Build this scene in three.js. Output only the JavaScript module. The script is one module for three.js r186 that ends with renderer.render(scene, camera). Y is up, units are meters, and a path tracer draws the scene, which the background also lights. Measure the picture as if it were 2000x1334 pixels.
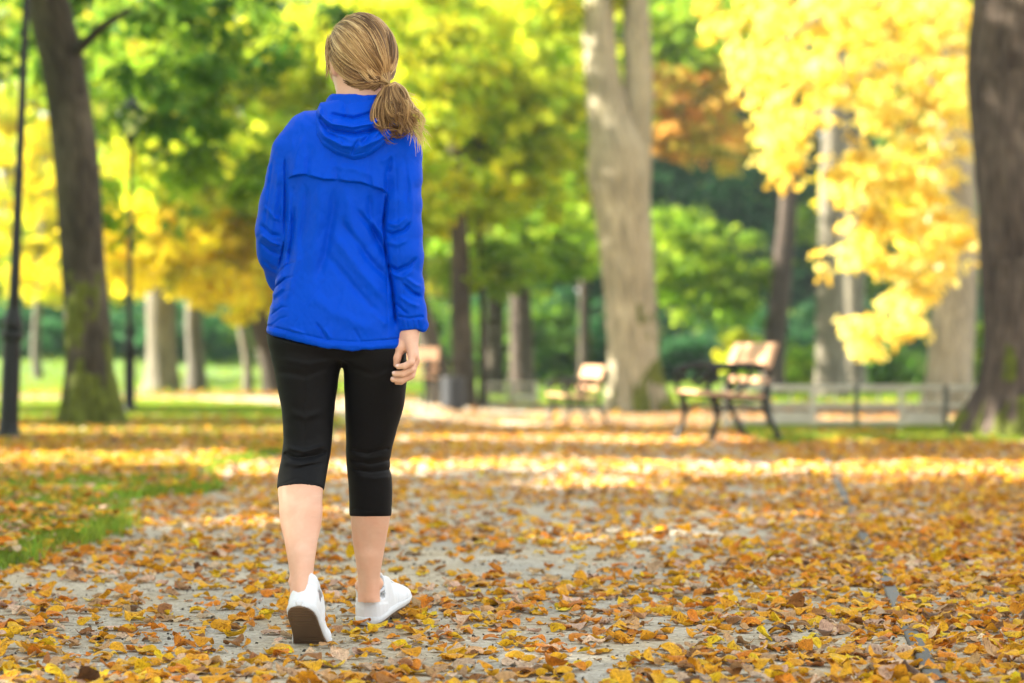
import * as THREE from 'three';
import { mergeGeometries } from 'three/addons/utils/BufferGeometryUtils.js';

// ---------------------------------------------------------------- camera, sky, sun, exposure
const scene = new THREE.Scene();
const FOCAL = 4722, EYE = 0.765, HORIZON = 690;            // focal length in photo pixels, eye height, horizon row (photo is 2000 x 1334)
const camera = new THREE.PerspectiveCamera(2 * Math.atan(667 / FOCAL) * 180 / Math.PI, 1024 / 683, 0.1, 400);
camera.position.set(0, EYE, 0);
camera.rotation.x = Math.atan((HORIZON - 667) / FOCAL);
camera.focus = 6.5;
camera.userData.fStop = 2.45;
const renderer = new THREE.WebGLRenderer({ antialias: true });
renderer.toneMapping = THREE.LinearToneMapping;
renderer.toneMappingExposure = 7.2;
renderer.shadowMap.enabled = true;
renderer.shadowMap.type = THREE.PCFSoftShadowMap;

const SUN = new THREE.Vector3(-1, 0.62, -0.12).normalize();
{ // a clear sky with thin white haze, brighter low down and round the sun
  const W = 256, H = 128, a = new Float32Array(W * H * 4);
  for (let j = 0; j < H; j++) for (let i = 0; i < W; i++) {
    const up = ((j + 0.5) / H - 0.5) * Math.PI, az = ((i + 0.5) / W - 0.5) * 2 * Math.PI;
    const d = new THREE.Vector3(Math.cos(az) * Math.cos(up), Math.sin(up), Math.sin(az) * Math.cos(up));
    const t = Math.pow(Math.max(0, d.y), 0.55), s = Math.pow(Math.max(0, d.dot(SUN)), 6) * 0.5;
    const k = (j * W + i) * 4;
    a[k] = 0.355 * (1 - t) + 0.205 * t + s * 0.2; a[k + 1] = 0.355 * (1 - t) + 0.222 * t + s * 0.19; a[k + 2] = 0.325 * (1 - t) + 0.232 * t + s * 0.16; a[k + 3] = 1;
  }
  const sky = new THREE.DataTexture(a, W, H, THREE.RGBAFormat, THREE.FloatType);
  sky.mapping = THREE.EquirectangularReflectionMapping; sky.magFilter = THREE.LinearFilter; sky.needsUpdate = true;
  scene.background = sky; scene.environment = sky;
}
const sun = new THREE.DirectionalLight(new THREE.Color().setRGB(1, 0.9, 0.72), 5);
sun.name = 'sun'; sun.position.copy(SUN).multiplyScalar(80).add(new THREE.Vector3(0, 0, -25)); sun.target.position.set(0, 0, -25);
sun.castShadow = true; sun.shadow.radius = 1.2; sun.shadow.mapSize.set(4096, 4096);
Object.assign(sun.shadow.camera, { left: -60, right: 60, top: 50, bottom: -50, near: 1, far: 200 });
scene.add(sun, sun.target);

// ---------------------------------------------------------------- helpers
function rng(seed) { let s = seed >>> 0; return () => { s = (s + 0x6D2B79F5) >>> 0; let t = Math.imul(s ^ (s >>> 15), 1 | s); t = (t + Math.imul(t ^ (t >>> 7), 61 | t)) ^ t; return ((t ^ (t >>> 14)) >>> 0) / 4294967296; }; }
const hash3 = (x, y, z) => { let h = Math.imul(x, 374761393) ^ Math.imul(y, 668265263) ^ Math.imul(z, 1440662683); h = Math.imul(h ^ (h >>> 13), 1274126177); return ((h ^ (h >>> 16)) >>> 0) / 4294967296; };
const sstep = (t) => t * t * (3 - 2 * t), clamp = (x, a, b) => x < a ? a : x > b ? b : x, lerp = (a, b, t) => a + (b - a) * t, smooth = (a, b, x) => sstep(clamp((x - a) / (b - a), 0, 1));
function noise3(x, y, z) {
  const xi = Math.floor(x), yi = Math.floor(y), zi = Math.floor(z), u = sstep(x - xi), v = sstep(y - yi), w = sstep(z - zi);
  const l = (dz) => lerp(lerp(hash3(xi, yi, zi + dz), hash3(xi + 1, yi, zi + dz), u), lerp(hash3(xi, yi + 1, zi + dz), hash3(xi + 1, yi + 1, zi + dz), u), v);
  return lerp(l(0), l(1), w) * 2 - 1;
}
const fbm = (x, y, z, n = 3) => { let s = 0, a = 0.5; for (let i = 0; i < n; i++) { s += a * noise3(x, y, z); x *= 2.03; y *= 2.03; z *= 2.03; a *= 0.5; } return s; };
// noise on a period, for textures that tile
function tileNoise(x, y, p, seed) {
  const xi = Math.floor(x), yi = Math.floor(y), u = sstep(x - xi), v = sstep(y - yi), m = (k) => ((k % p) + p) % p;
  return lerp(lerp(hash3(m(xi), m(yi), seed), hash3(m(xi + 1), m(yi), seed), u), lerp(hash3(m(xi), m(yi + 1), seed), hash3(m(xi + 1), m(yi + 1), seed), u), v) * 2 - 1;
}
function tex(n, fn, srgb) {   // fn(u, v) -> [r, g, b] 0..1
  const d = new Uint8Array(n * n * 4);
  for (let j = 0; j < n; j++) for (let i = 0; i < n; i++) { const c = fn(i / n, j / n), k = (j * n + i) * 4; for (let q = 0; q < 3; q++) d[k + q] = clamp(c[q] * 255, 0, 255); d[k + 3] = 255; }
  const t = new THREE.DataTexture(d, n, n, THREE.RGBAFormat); t.wrapS = t.wrapT = THREE.RepeatWrapping; t.magFilter = THREE.LinearFilter;
  if (srgb) t.colorSpace = THREE.SRGBColorSpace; t.needsUpdate = true; return t;
}
const lin = (r, g, b) => new THREE.Color().setRGB(r, g, b);
const std = (o) => new THREE.MeshStandardMaterial(o), phys = (o) => new THREE.MeshPhysicalMaterial(o);
const taken = {};
function numbered(n) { taken[n] = (taken[n] ?? -1) + 1; return taken[n] ? n + '_' + String(taken[n]).padStart(3, '0') : n; }
function mesh(name, g, m, parent, data) { const o = new THREE.Mesh(g, m); o.name = parent ? name : numbered(name); o.castShadow = o.receiveShadow = true; (parent ?? scene).add(o); if (data) Object.assign(o.userData, data); return o; }
function thing(name, label, category, [x, y, z], group) { const o = new THREE.Group(); o.name = numbered(name); o.position.set(x, y, z); o.userData = { label, category }; if (group) o.userData.group = group; scene.add(o); return o; }
const at = (px, py, d) => [(px - 1000) * d / FOCAL, EYE - (py - HORIZON) * d / FOCAL, -d];   // where a photo pixel lies at a distance
const groundAt = (py) => FOCAL * EYE / (py - HORIZON);                                     // distance of a ground point
function tube(pts, segs, { flare = 0, rough = 0, lobes = 0, cap = true, vScale = 1, uRep = 3, seed = 1, flareH = 0.9, fine = 1 } = {}) {   // pts: [x, y, z, r]
  const c = new THREE.CatmullRomCurve3(pts.map((p) => new THREE.Vector3(p[0], p[1], p[2]))), n = Math.max(4, Math.round((pts.length - 1) * (pts.length > 2 ? 6 : 3) * fine));
  const P = [], N = [], U = [], I = []; let len = 0, prev = null, ref = new THREE.Vector3(0, 0, 1);
  for (let i = 0; i <= n; i++) {
    const t = i / n, p = c.getPoint(t), tg = c.getTangent(t), f = t * (pts.length - 1), k = Math.min(pts.length - 2, Math.floor(f)), r0 = lerp(pts[k][3], pts[k + 1][3], f - k);
    if (prev) len += p.distanceTo(prev); prev = p;
    const bx = new THREE.Vector3().crossVectors(tg, ref).normalize(); if (bx.lengthSq() < 0.5) bx.set(1, 0, 0); const by = new THREE.Vector3().crossVectors(bx, tg).normalize(); ref = by.clone();
    for (let j = 0; j <= segs; j++) {
      const a = j / segs * Math.PI * 2, ca = Math.cos(a), sa = Math.sin(a);
      let r = r0;
      if (flare) { const h = Math.max(0, 1 - len / flareH); r *= 1 + flare * h * h * (0.55 + 0.45 * Math.cos(a * lobes + seed) + 0.3 * Math.cos(a * (lobes + 2) + seed * 2.3)); }
      if (rough) r *= 1 + rough * (fbm(ca * 1.6 + seed * 9, sa * 1.6, len * 1.1, 3) + 0.5 * fbm(ca * 5 + seed, sa * 5, len * 1.8, 2));
      P.push(p.x + (bx.x * ca + by.x * sa) * r, p.y + (bx.y * ca + by.y * sa) * r, p.z + (bx.z * ca + by.z * sa) * r); U.push(j / segs * uRep, len * vScale);
    }
  }
  for (let i = 0; i < n; i++) for (let j = 0; j < segs; j++) { const q = i * (segs + 1) + j; I.push(q, q + segs + 1, q + 1, q + 1, q + segs + 1, q + segs + 2); }
  if (cap) for (const e of [0, n]) { const b = e * (segs + 1), m = P.length / 3; P.push(...c.getPoint(e / n).toArray()); U.push(0, 0); for (let j = 0; j < segs; j++) e ? I.push(m, b + j + 1, b + j) : I.push(m, b + j, b + j + 1); }
  const g = new THREE.BufferGeometry(); g.setAttribute('position', new THREE.Float32BufferAttribute(P, 3)); g.setAttribute('uv', new THREE.Float32BufferAttribute(U, 2)); g.setIndex(I); g.computeVertexNormals();
  const nr = g.attributes.normal; // one normal across the seam
  for (let i = 0; i <= n; i++) { const q = i * (segs + 1), w = q + segs, v = new THREE.Vector3(nr.getX(q) + nr.getX(w), nr.getY(q) + nr.getY(w), nr.getZ(q) + nr.getZ(w)).normalize(); nr.setXYZ(q, v.x, v.y, v.z); nr.setXYZ(w, v.x, v.y, v.z); }
  return g;
}
const box = (w, h, d, x = 0, y = 0, z = 0) => { const g = new THREE.BoxGeometry(w, h, d); g.translate(x, y, z); return g; };
function board(w, h, d, r = 0.006) { // a board with eased edges, length along z
  const s = new THREE.Shape(), a = w / 2 - r, b = h / 2 - r;
  s.absarc(a, b, r, 0, Math.PI / 2); s.absarc(-a, b, r, Math.PI / 2, Math.PI); s.absarc(-a, -b, r, Math.PI, Math.PI * 1.5); s.absarc(a, -b, r, Math.PI * 1.5, Math.PI * 2);
  const g = new THREE.ExtrudeGeometry(s, { depth: d, bevelEnabled: false, curveSegments: 3 }); g.translate(0, 0, -d / 2); return g;
}
// ---------------------------------------------------------------- the ground
const pathTex = (() => {
  const f = (u, v) => { let s = 0; for (const [p, w, k] of [[6, 0.5, 1], [17, 0.35, 2], [61, 0.35, 3], [190, 0.5, 4], [480, 0.6, 5]]) s += w * tileNoise(u * p, v * p, p, k); return s; };
  const col = tex(1024, (u, v) => { const a = f(u, v), b = tileNoise(u * 9, v * 9, 9, 21), g = tileNoise(u * 300, v * 300, 300, 8), e = g > 0.72 ? -0.16 : g < -0.78 ? 0.12 : 0; const k = 0.585 + 0.085 * a + 1.3 * e; return [k + 0.04 + 0.02 * b, k + 0.004, k - 0.06 - 0.03 * b]; }, true);
  const bmp = tex(1024, (u, v) => { const k = 0.5 + 0.22 * f(u, v); return [k, k, k]; });
  return { col, bmp };
})();
const soilTex = tex(512, (u, v) => { let s = 0; for (const [p, w, k] of [[5, 0.6, 1], [19, 0.5, 2], [80, 0.6, 3], [230, 0.6, 4]]) s += w * tileNoise(u * p, v * p, p, k + 40); return [0.45 + 0.09 * s, 0.36 + 0.08 * s, 0.25 + 0.06 * s]; }, true);
const turfTex = tex(512, (u, v) => { let s = 0; for (const [p, w, k] of [[4, 0.7, 1], [15, 0.5, 2], [70, 0.7, 3], [220, 0.8, 4]]) s += w * tileNoise(u * p, v * p, p, k + 60); return [0.30 + 0.08 * s, 0.42 + 0.09 * s, 0.13 + 0.05 * s]; }, true);
const pathMat = std({ map: pathTex.col, bumpMap: pathTex.bmp, bumpScale: 0.009, roughness: 0.95 });
const soilMat = std({ map: soilTex, bumpMap: soilTex, bumpScale: 0.02, roughness: 1 });
const turfMat = std({ map: turfTex, bumpMap: turfTex, bumpScale: 0.03, roughness: 1 });
// height of the land: level where the path runs, a grassy bank rising far behind
const land = (x, z) => { const d = -z; return -0.2 * smooth(24, 31, d) * smooth(-2.2, 0, x) * smooth(80, 55, d) + 3.2 * smooth(52, 105, d) + 0.9 * smooth(44, 70, d) * smooth(2, -14, x) + (d > 44 ? 0.1 * fbm(x * 0.2, z * 0.2, 3, 2) * smooth(44, 60, d) : 0); };
function sheet(x0, x1, z0, z1, nx, nz, lift, edge, scale) {   // edge(x, z) -> moved [x, z]
  const P = [], U = [], I = [];
  for (let j = 0; j <= nz; j++) for (let i = 0; i <= nx; i++) { let [x, z] = edge ? edge(i / nx, j / nz) : [lerp(x0, x1, i / nx), lerp(z0, z1, j / nz)]; P.push(x, land(x, z) + lift, z); U.push(x / scale, z / scale); }
  for (let j = 0; j < nz; j++) for (let i = 0; i < nx; i++) { const q = j * (nx + 1) + i; I.push(q, q + 1, q + nx + 1, q + 1, q + nx + 2, q + nx + 1); }
  const g = new THREE.BufferGeometry(); g.setAttribute('position', new THREE.Float32BufferAttribute(P, 3)); g.setAttribute('uv', new THREE.Float32BufferAttribute(U, 2)); g.setIndex(I); g.computeVertexNormals(); return g;
}
mesh('ground', sheet(-160, 160, 30, -260, 260, 240, -0.012, null, 1.7), soilMat, null, { kind: 'structure' });
// the walk: straight past the camera, bending away to the left behind the woman
const walkMid = (d) => -0.42 + 0.022 * (d - 6) - 3.6 * Math.pow(Math.max(0, d - 23) / 15, 2);
const walkHalf = (d) => 1.62 + 0.012 * (d - 6) + 0.05 * Math.sin(d * 1.7) + 0.03 * Math.sin(d * 4.1);
const lawnEdge = (d) => walkLeft(d) + 0.3 * fbm(d * 1.3, 2, 1, 3);
const walkLeft = (d) => walkMid(d) - walkHalf(d), walkRight = (d) => walkMid(d) + walkHalf(d) + 0.02;
mesh('path', sheet(0, 0, 0, 0, 16, 120, 0, (u, v) => { const d = lerp(-14, 41, v); return [lerp(walkLeft(d), d < 26 ? 2.35 + 0.03 * d : lerp(3.13, walkRight(d), smooth(26, 30, d)), u), -d]; }, 2.6), pathMat, null, { kind: 'structure' });
mesh('cross_path', sheet(0, 0, 0, 0, 40, 3, 0.006, (u, v) => { const x = lerp(-40, 1.5, u); return [x, -(38.0 + 4.6 * v + 0.5 * Math.sin(x * 0.3))]; }, 2.6), pathMat, null, { kind: 'structure' });
mesh('lawn', sheet(0, 0, 0, 0, 40, 80, -0.004, (u, v) => { const d = lerp(-14, 37.9, v); return [lerp(-45, lawnEdge(d) - 0.04, u), -d]; }, 2.2), turfMat, null, { kind: 'structure' });
mesh('far_lawn', sheet(-60, 40, -43.5, -150, 40, 60, 0.004, null, 2.2), turfMat, null, { kind: 'structure' });
// thin stone edging that shows through the leaves on the right
{
  const kerb = new THREE.Group(); kerb.name = 'kerb'; kerb.userData.kind = 'structure'; scene.add(kerb);
  const km = [0.11, 0.14, 0.09].map((k) => std({ color: lin(k, k * 0.98, k * 0.93), roughness: 0.9, bumpMap: pathTex.bmp, bumpScale: 0.004 }));
  const xOf = (d) => 0.98 + 0.108 * (d - 5.6), R = rng(5);
  for (let d = 3.2, i = 0; d < 19; d += 0.985, i++) {
    const g = board(0.042, 0.1, 0.965, 0.008), x0 = xOf(d), x1 = xOf(d + 0.98);
    const o = mesh('kerb_stone', g, km[i % 3], kerb); o.position.set((x0 + x1) / 2, -0.042 + R() * 0.012, -(d + 0.49)); o.rotation.y = -Math.atan2(x1 - x0, 0.98) + (R() - 0.5) * 0.008; o.rotation.z = (R() - 0.5) * 0.05;
  }
}
// small grit and crumbs on the walk
{
  const R = rng(77), n = 12000, g = new THREE.IcosahedronGeometry(1, 0), im = new THREE.InstancedMesh(g, std({ color: lin(1, 1, 1), roughness: 1 }), n), m = new THREE.Matrix4(), q = new THREE.Quaternion(), c = new THREE.Color();
  for (let i = 0; i < n; i++) {
    const d = 4.5 + 8 * Math.pow(R(), 1.4), x = lerp(walkLeft(d), 2.4, R()), s = 0.001 + 0.004 * Math.pow(R(), 4);
    q.setFromEuler(new THREE.Euler(R() * 6, R() * 6, R() * 6)); m.compose(new THREE.Vector3(x, s * 0.4, -d), q, new THREE.Vector3(s * (1 + R()), s * 0.8, s * (1 + R()))); im.setMatrixAt(i, m);
    const k = R() < 0.6 ? 0.03 + R() * 0.05 : 0.2 + R() * 0.25; im.setColorAt(i, c.setRGB(k, k * 0.85, k * 0.66));
  }
  im.name = 'grit'; im.userData = { kind: 'stuff', label: 'dark grit and crumbs scattered over the grey path', category: 'grit' }; im.castShadow = im.receiveShadow = true; scene.add(im);
}
// grass of the lawn on the left and short tufts beyond
{
  const R = rng(31), P = [], I = [], blades = 9;
  for (let b = 0; b < blades; b++) {
    const a = R() * 6.28, x = (R() - 0.5) * 0.07, z = (R() - 0.5) * 0.07, h = 0.022 + R() * 0.034, l = 0.02 + R() * 0.03, w = 0.0022, k = P.length / 3;
    const dx = Math.cos(a), dz = Math.sin(a);
    P.push(x - dz * w, 0, z + dx * w, x + dz * w, 0, z - dx * w, x - dz * w * 0.8 + dx * l * 0.35, h * 0.65, z + dx * w * 0.8 + dz * l * 0.35, x + dz * w * 0.8 + dx * l * 0.35, h * 0.65, z - dx * w * 0.8 + dz * l * 0.35, x + dx * l, h, z + dz * l);
    I.push(k, k + 1, k + 2, k + 1, k + 3, k + 2, k + 2, k + 3, k + 4);
  }
  const g = new THREE.BufferGeometry(); g.setAttribute('position', new THREE.Float32BufferAttribute(P, 3)); g.setIndex(I); g.computeVertexNormals();
  const spots = [];
  const put = (n, d0, d1, xf, s0) => { for (let i = 0; i < n; i++) { const d = lerp(d0, d1, R()), x = xf(d); if (x !== null) spots.push([x, land(x, -d), -d, s0 * (0.7 + R() * 0.7)]); } };
  const leftIn = (d) => { const w = 0.24 * d + 0.8, e = lawnEdge(d) + 0.25 * R() * R(), x = -w + R() * (w + e); return x > e ? null : x; };
  put(34000, 7, 20, leftIn, 1.15); put(26000, 20, 37.5, leftIn, 1.35);
  put(9000, 45, 85, (d) => (R() - 0.5) * 0.5 * d, 2.6);
  put(7000, 19, 34, (d) => { const x = 2.2 + R() * 0.14 * d, e = walkRight(d); return x < e + 0.3 || fbm(x * 0.7, d * 0.7, 4, 2) < -0.05 ? null : x; }, 1.1);
  const im = new THREE.InstancedMesh(g, phys({ color: lin(1, 1, 1), roughness: 1, transmission: 0.35, specularIntensity: 0.3 }), spots.length), m = new THREE.Matrix4(), q = new THREE.Quaternion(), c = new THREE.Color();
  spots.forEach(([x, y, z, s], i) => { q.setFromAxisAngle(new THREE.Vector3(0, 1, 0), R() * 6.28); m.compose(new THREE.Vector3(x, y, z), q, new THREE.Vector3(s, s, s)); im.setMatrixAt(i, m); const k = 0.75 + R() * 0.5, w = R(); im.setColorAt(i, c.setRGB((0.17 + 0.14 * w) * k, 0.34 * k, 0.03 * k)); });
  im.name = 'grass'; im.userData = { kind: 'stuff', label: 'short green grass of the lawns', category: 'grass' }; im.castShadow = im.receiveShadow = true; scene.add(im);
}
// ---------------------------------------------------------------- trees
const barkBump = tex(512, (u, v) => { let s = 0; for (const [p, w, k] of [[14, 0.5, 1], [30, 0.35, 2], [64, 0.3, 3]]) { const x = tileNoise(u * p, v * p * 0.25, p, k + 90); s += w * (1 - 2 * Math.abs(x)); } s += 0.15 * tileNoise(u * 128, v * 128, 128, 5); const k = 0.5 + 0.35 * s; return [k, k, k]; });
const barkCol = (r, g, b, c, seed) => tex(256, (u, v) => { let s = 0; for (const [p, w, k] of [[3, 0.6, 1], [9, 0.5, 2], [30, 0.5, 3]]) s += w * tileNoise(u * p, v * p * (k > 1 ? 0.5 : 1), k > 1 ? p : p, k + seed); const n = tileNoise(u * 60, v * 12, 60, seed + 7) * 0.5; return [r + c * (s + n), g + c * (s + n) * 0.95, b + c * (s + n) * 0.85]; }, true);
const bark = {
  dark: std({ map: barkCol(0.25, 0.225, 0.19, 0.09, 100), bumpMap: barkBump, bumpScale: 0.05, roughness: 1 }),
  grey: std({ map: barkCol(0.40, 0.38, 0.33, 0.10, 110), bumpMap: barkBump, bumpScale: 0.03, roughness: 0.95 }),
  pale: std({ map: barkCol(0.57, 0.54, 0.46, 0.12, 120), bumpMap: barkBump, bumpScale: 0.02, roughness: 0.95 }),
  brown: std({ map: barkCol(0.30, 0.26, 0.235, 0.10, 130), bumpMap: barkBump, bumpScale: 0.055, roughness: 1 }),
  far: std({ map: barkCol(0.36, 0.35, 0.32, 0.06, 140), bumpMap: barkBump, bumpScale: 0.02, roughness: 1 }),
};
const mossMat = std({ map: tex(128, (u, v) => { const s = tileNoise(u * 20, v * 20, 20, 300) + 0.5 * tileNoise(u * 60, v * 60, 60, 301); return [0.32 + 0.06 * s, 0.35 + 0.07 * s, 0.11 + 0.03 * s]; }, true), bumpMap: barkBump, bumpScale: 0.03, roughness: 1 });
// sprays of leaves on a twig, shared by all crowns
function spray(seed, n, reach, size) {
  const R = rng(seed), P = [], I = [];
  const leaf = (p, d, up, l, w) => {
    const s = new THREE.Vector3().crossVectors(d, up).normalize(), k = P.length / 3, c = new THREE.Vector3().crossVectors(s, d).multiplyScalar(-w * 0.25);
    const v = (a, b, e) => P.push(p.x + d.x * a + s.x * b + c.x * e, p.y + d.y * a + s.y * b + c.y * e, p.z + d.z * a + s.z * b + c.z * e);
    v(0, 0, 0); v(l * 0.3, w * 0.5, 1); v(l * 0.3, -w * 0.5, 1); v(l * 0.62, w * 0.42, 1); v(l * 0.62, -w * 0.42, 1); v(l, 0, 0.4); v(l * 0.45, 0, 0);
    I.push(k, k + 6, k + 1, k, k + 2, k + 6, k + 1, k + 6, k + 3, k + 2, k + 4, k + 6, k + 3, k + 6, k + 5, k + 4, k + 5, k + 6);
  };
  for (let i = 0; i < n; i++) {
    const t = (i + 0.5) / n, a = R() * 6.28, p = new THREE.Vector3((t - 0.35) * reach * 1.5, (R() - 0.5) * reach * 0.55 - t * t * reach * 0.3, (R() - 0.5) * reach * 1.1);
    const d = new THREE.Vector3(0.5 + 0.4 * R(), -0.45 - 0.5 * R(), Math.sin(a) * 0.8).normalize(), up = new THREE.Vector3(R() - 0.5, 0.9, R() - 0.5).normalize(), l = size * (0.75 + 0.5 * R());
    leaf(p, d, up, l, l * 0.82);
  }
  const g = new THREE.BufferGeometry(); g.setAttribute('position', new THREE.Float32BufferAttribute(P, 3)); g.setIndex(I); g.computeVertexNormals(); return g;
}
const sprays = [spray(1, 8, 0.2, 0.115), spray(2, 8, 0.21, 0.12), spray(3, 9, 0.22, 0.11)];
const leafMat = phys({ color: lin(1, 1, 1), roughness: 1, transmission: 0.5, specularIntensity: 0.15, side: THREE.DoubleSide });
const palettes = {   // linear base colours of living and turning leaves
  green: [[0.17, 0.31, 0.02], [0.24, 0.40, 0.024], [0.34, 0.46, 0.028], [0.11, 0.22, 0.02]],
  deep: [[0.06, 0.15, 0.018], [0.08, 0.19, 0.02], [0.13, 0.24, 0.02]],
  lime: [[0.42, 0.53, 0.03], [0.54, 0.58, 0.03], [0.30, 0.46, 0.03], [0.72, 0.66, 0.03]],
  yellow: [[0.76, 0.62, 0.02], [0.84, 0.72, 0.03], [0.70, 0.54, 0.02], [0.55, 0.56, 0.03]],
  gold: [[0.90, 0.72, 0.13], [0.90, 0.79, 0.25], [0.86, 0.60, 0.07], [0.88, 0.75, 0.18]],  // pale yellow leaves, whitened further so sunlit highlights blow out to cream
  orange: [[0.82, 0.38, 0.08], [0.76, 0.44, 0.10], [0.60, 0.46, 0.08], [0.44, 0.44, 0.07]],
  fir: [[0.035, 0.125, 0.045], [0.05, 0.165, 0.055], [0.028, 0.095, 0.038]],
};
// blobs: [x, y, z, rx, ry, rz, sprays, palette, spray size]; one InstancedMesh per crown
function crown(parent, blobs, seed, droop = 0) {
  blobs = blobs.map((b) => { b = b.slice(); b[6] = Math.round(b[6] * 1.2); return b; });
  const R = rng(seed), n = blobs.reduce((s, b) => s + b[6], 0), im = new THREE.InstancedMesh(sprays[seed % 3], leafMat, n), m = new THREE.Matrix4(), q = new THREE.Quaternion(), e = new THREE.Euler(), c = new THREE.Color();
  let i = 0;
  for (const [x, y, z, rx, ry, rz, k, pal, s = 1] of blobs) {
    const clumps = Math.max(5, Math.round(k / 9)), cl = [];
    for (let j = 0; j < clumps; j++) { let a, b, d, l; do { a = R() * 2 - 1; b = R() * 2 - 1; d = R() * 2 - 1; l = a * a + b * b + d * d; } while (l > 1); const w = 0.75 + 0.25 * Math.sqrt(l); cl.push([a * w, b * w, d * w, (0.10 + 0.13 * R()) * s, R(), 0.62 + 0.7 * R()]); }
    for (let j = 0; j < k; j++) {
      const own = cl[Math.floor(R() * clumps)], loose = R() < 0.15; let [a, b, d, w, tone, bright] = own; if (loose) { do { a = R() * 2 - 1; b = R() * 2 - 1; d = R() * 2 - 1; } while (a * a + b * b + d * d > 1); w = 0.3; bright = 1; } const g = () => (R() + R() + R() - 1.5) * 1.1;
      const px = x + a * rx + g() * w, py = y + b * ry + g() * w * 0.7, pz = z + d * rz + g() * w;
      e.set((R() - 0.5) * 1.1, R() * 6.28, (R() - 0.5) * 1.1 - droop); q.setFromEuler(e); const sc = s * (0.75 + 0.5 * R()); m.compose(new THREE.Vector3(px, py, pz), q, new THREE.Vector3(sc, sc, sc)); im.setMatrixAt(i, m);
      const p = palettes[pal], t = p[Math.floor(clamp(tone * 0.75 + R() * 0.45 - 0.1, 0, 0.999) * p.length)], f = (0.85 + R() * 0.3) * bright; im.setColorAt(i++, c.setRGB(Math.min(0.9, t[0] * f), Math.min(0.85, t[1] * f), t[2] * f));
    }
  }
  im.name = 'crown'; im.userData.kind = 'stuff'; im.castShadow = im.receiveShadow = true; parent.add(im); return im;
}
// cushions of moss standing off the bark: side is where it grows (radians, 0 towards +x, up the trunk to height h)
function mossOn(g, side, h, amount, seed) {
  const p = g.attributes.position, n = g.attributes.normal, ix = g.index, keep = [], th = new Float32Array(p.count);
  for (let i = 0; i < p.count; i++) { const x = p.getX(i), y = p.getY(i), z = p.getZ(i), a = Math.atan2(n.getZ(i), n.getX(i)), f = amount + 0.55 * Math.cos(a - side) - 1.0 * y / h + 1.5 * fbm(x * 5 + seed, y * 3.2, z * 5, 3); th[i] = clamp(f, -0.3, 0.5); const o = th[i] * 0.03 + 0.006 * fbm(x * 30, y * 30, z * 30, 2); p.setXYZ(i, x + n.getX(i) * o, y + n.getY(i) * o, z + n.getZ(i) * o); }
  for (let i = 0; i < ix.count; i += 3) { const a = ix.getX(i), b = ix.getX(i + 1), c = ix.getX(i + 2); if (th[a] > -0.1 || th[b] > -0.1 || th[c] > -0.1) keep.push(a, b, c); }
  g.setIndex(keep); g.computeVertexNormals(); return g;
}
// trunk points are [px, py, r in metres, depth offset]; crown blobs are [px, py, depth offset, rx, ry, rz, n, palette, size]
function tree({ name = 'tree', label, group, category = 'tree', d, x, trunks, mat = bark.far, flare = 0.6, lobes = 5, rough = 0.07, segs = 18, blobs = [], limbs = [], seed = 1, droop = 0, flareH = 0.9, moss }) {
  const [bx] = x !== undefined ? [x] : at(trunks[0][0][0], 0, d), y0 = land(bx, -d), o = thing(name, label, category, [bx, y0, -d], group);
  const loc = (p) => { const w = at(p[0], p[1], d - (p[3] ?? 0)); return [w[0] - bx, w[1] - y0, p[3] ?? 0, p[2]]; };
  trunks.forEach((t, i) => {
    const pts = t.map(loc); if (!i) { pts[0][1] = -0.05; }
    const g = tube(pts, segs, { flare: i ? 0 : flare, lobes, rough, seed: seed + i * 3, vScale: 0.6, uRep: Math.max(1, Math.round(pts[0][3] * 6)), flareH }); mesh('trunk', g, mat, o);
    if (moss && !i) mesh('moss', mossOn(tube(pts, segs * 3, { flare, lobes, rough, seed, vScale: 0.6, uRep: 2, flareH, cap: false, fine: 5 }), ...moss), mossMat, o);
  });
  if (limbs.length) mesh('limb', mergeGeometries(limbs.map((t, i) => tube(t.map(loc), 7, { rough: 0.08, seed: seed + i, vScale: 0.6, uRep: 1 }))), mat, o);
  if (blobs.length) crown(o, blobs.map((b) => { const w = at(b[0], b[1], d - b[2]); return [w[0] - bx, w[1] - y0, b[2], ...b.slice(3)]; }), seed, droop);
  return o;
}
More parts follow.
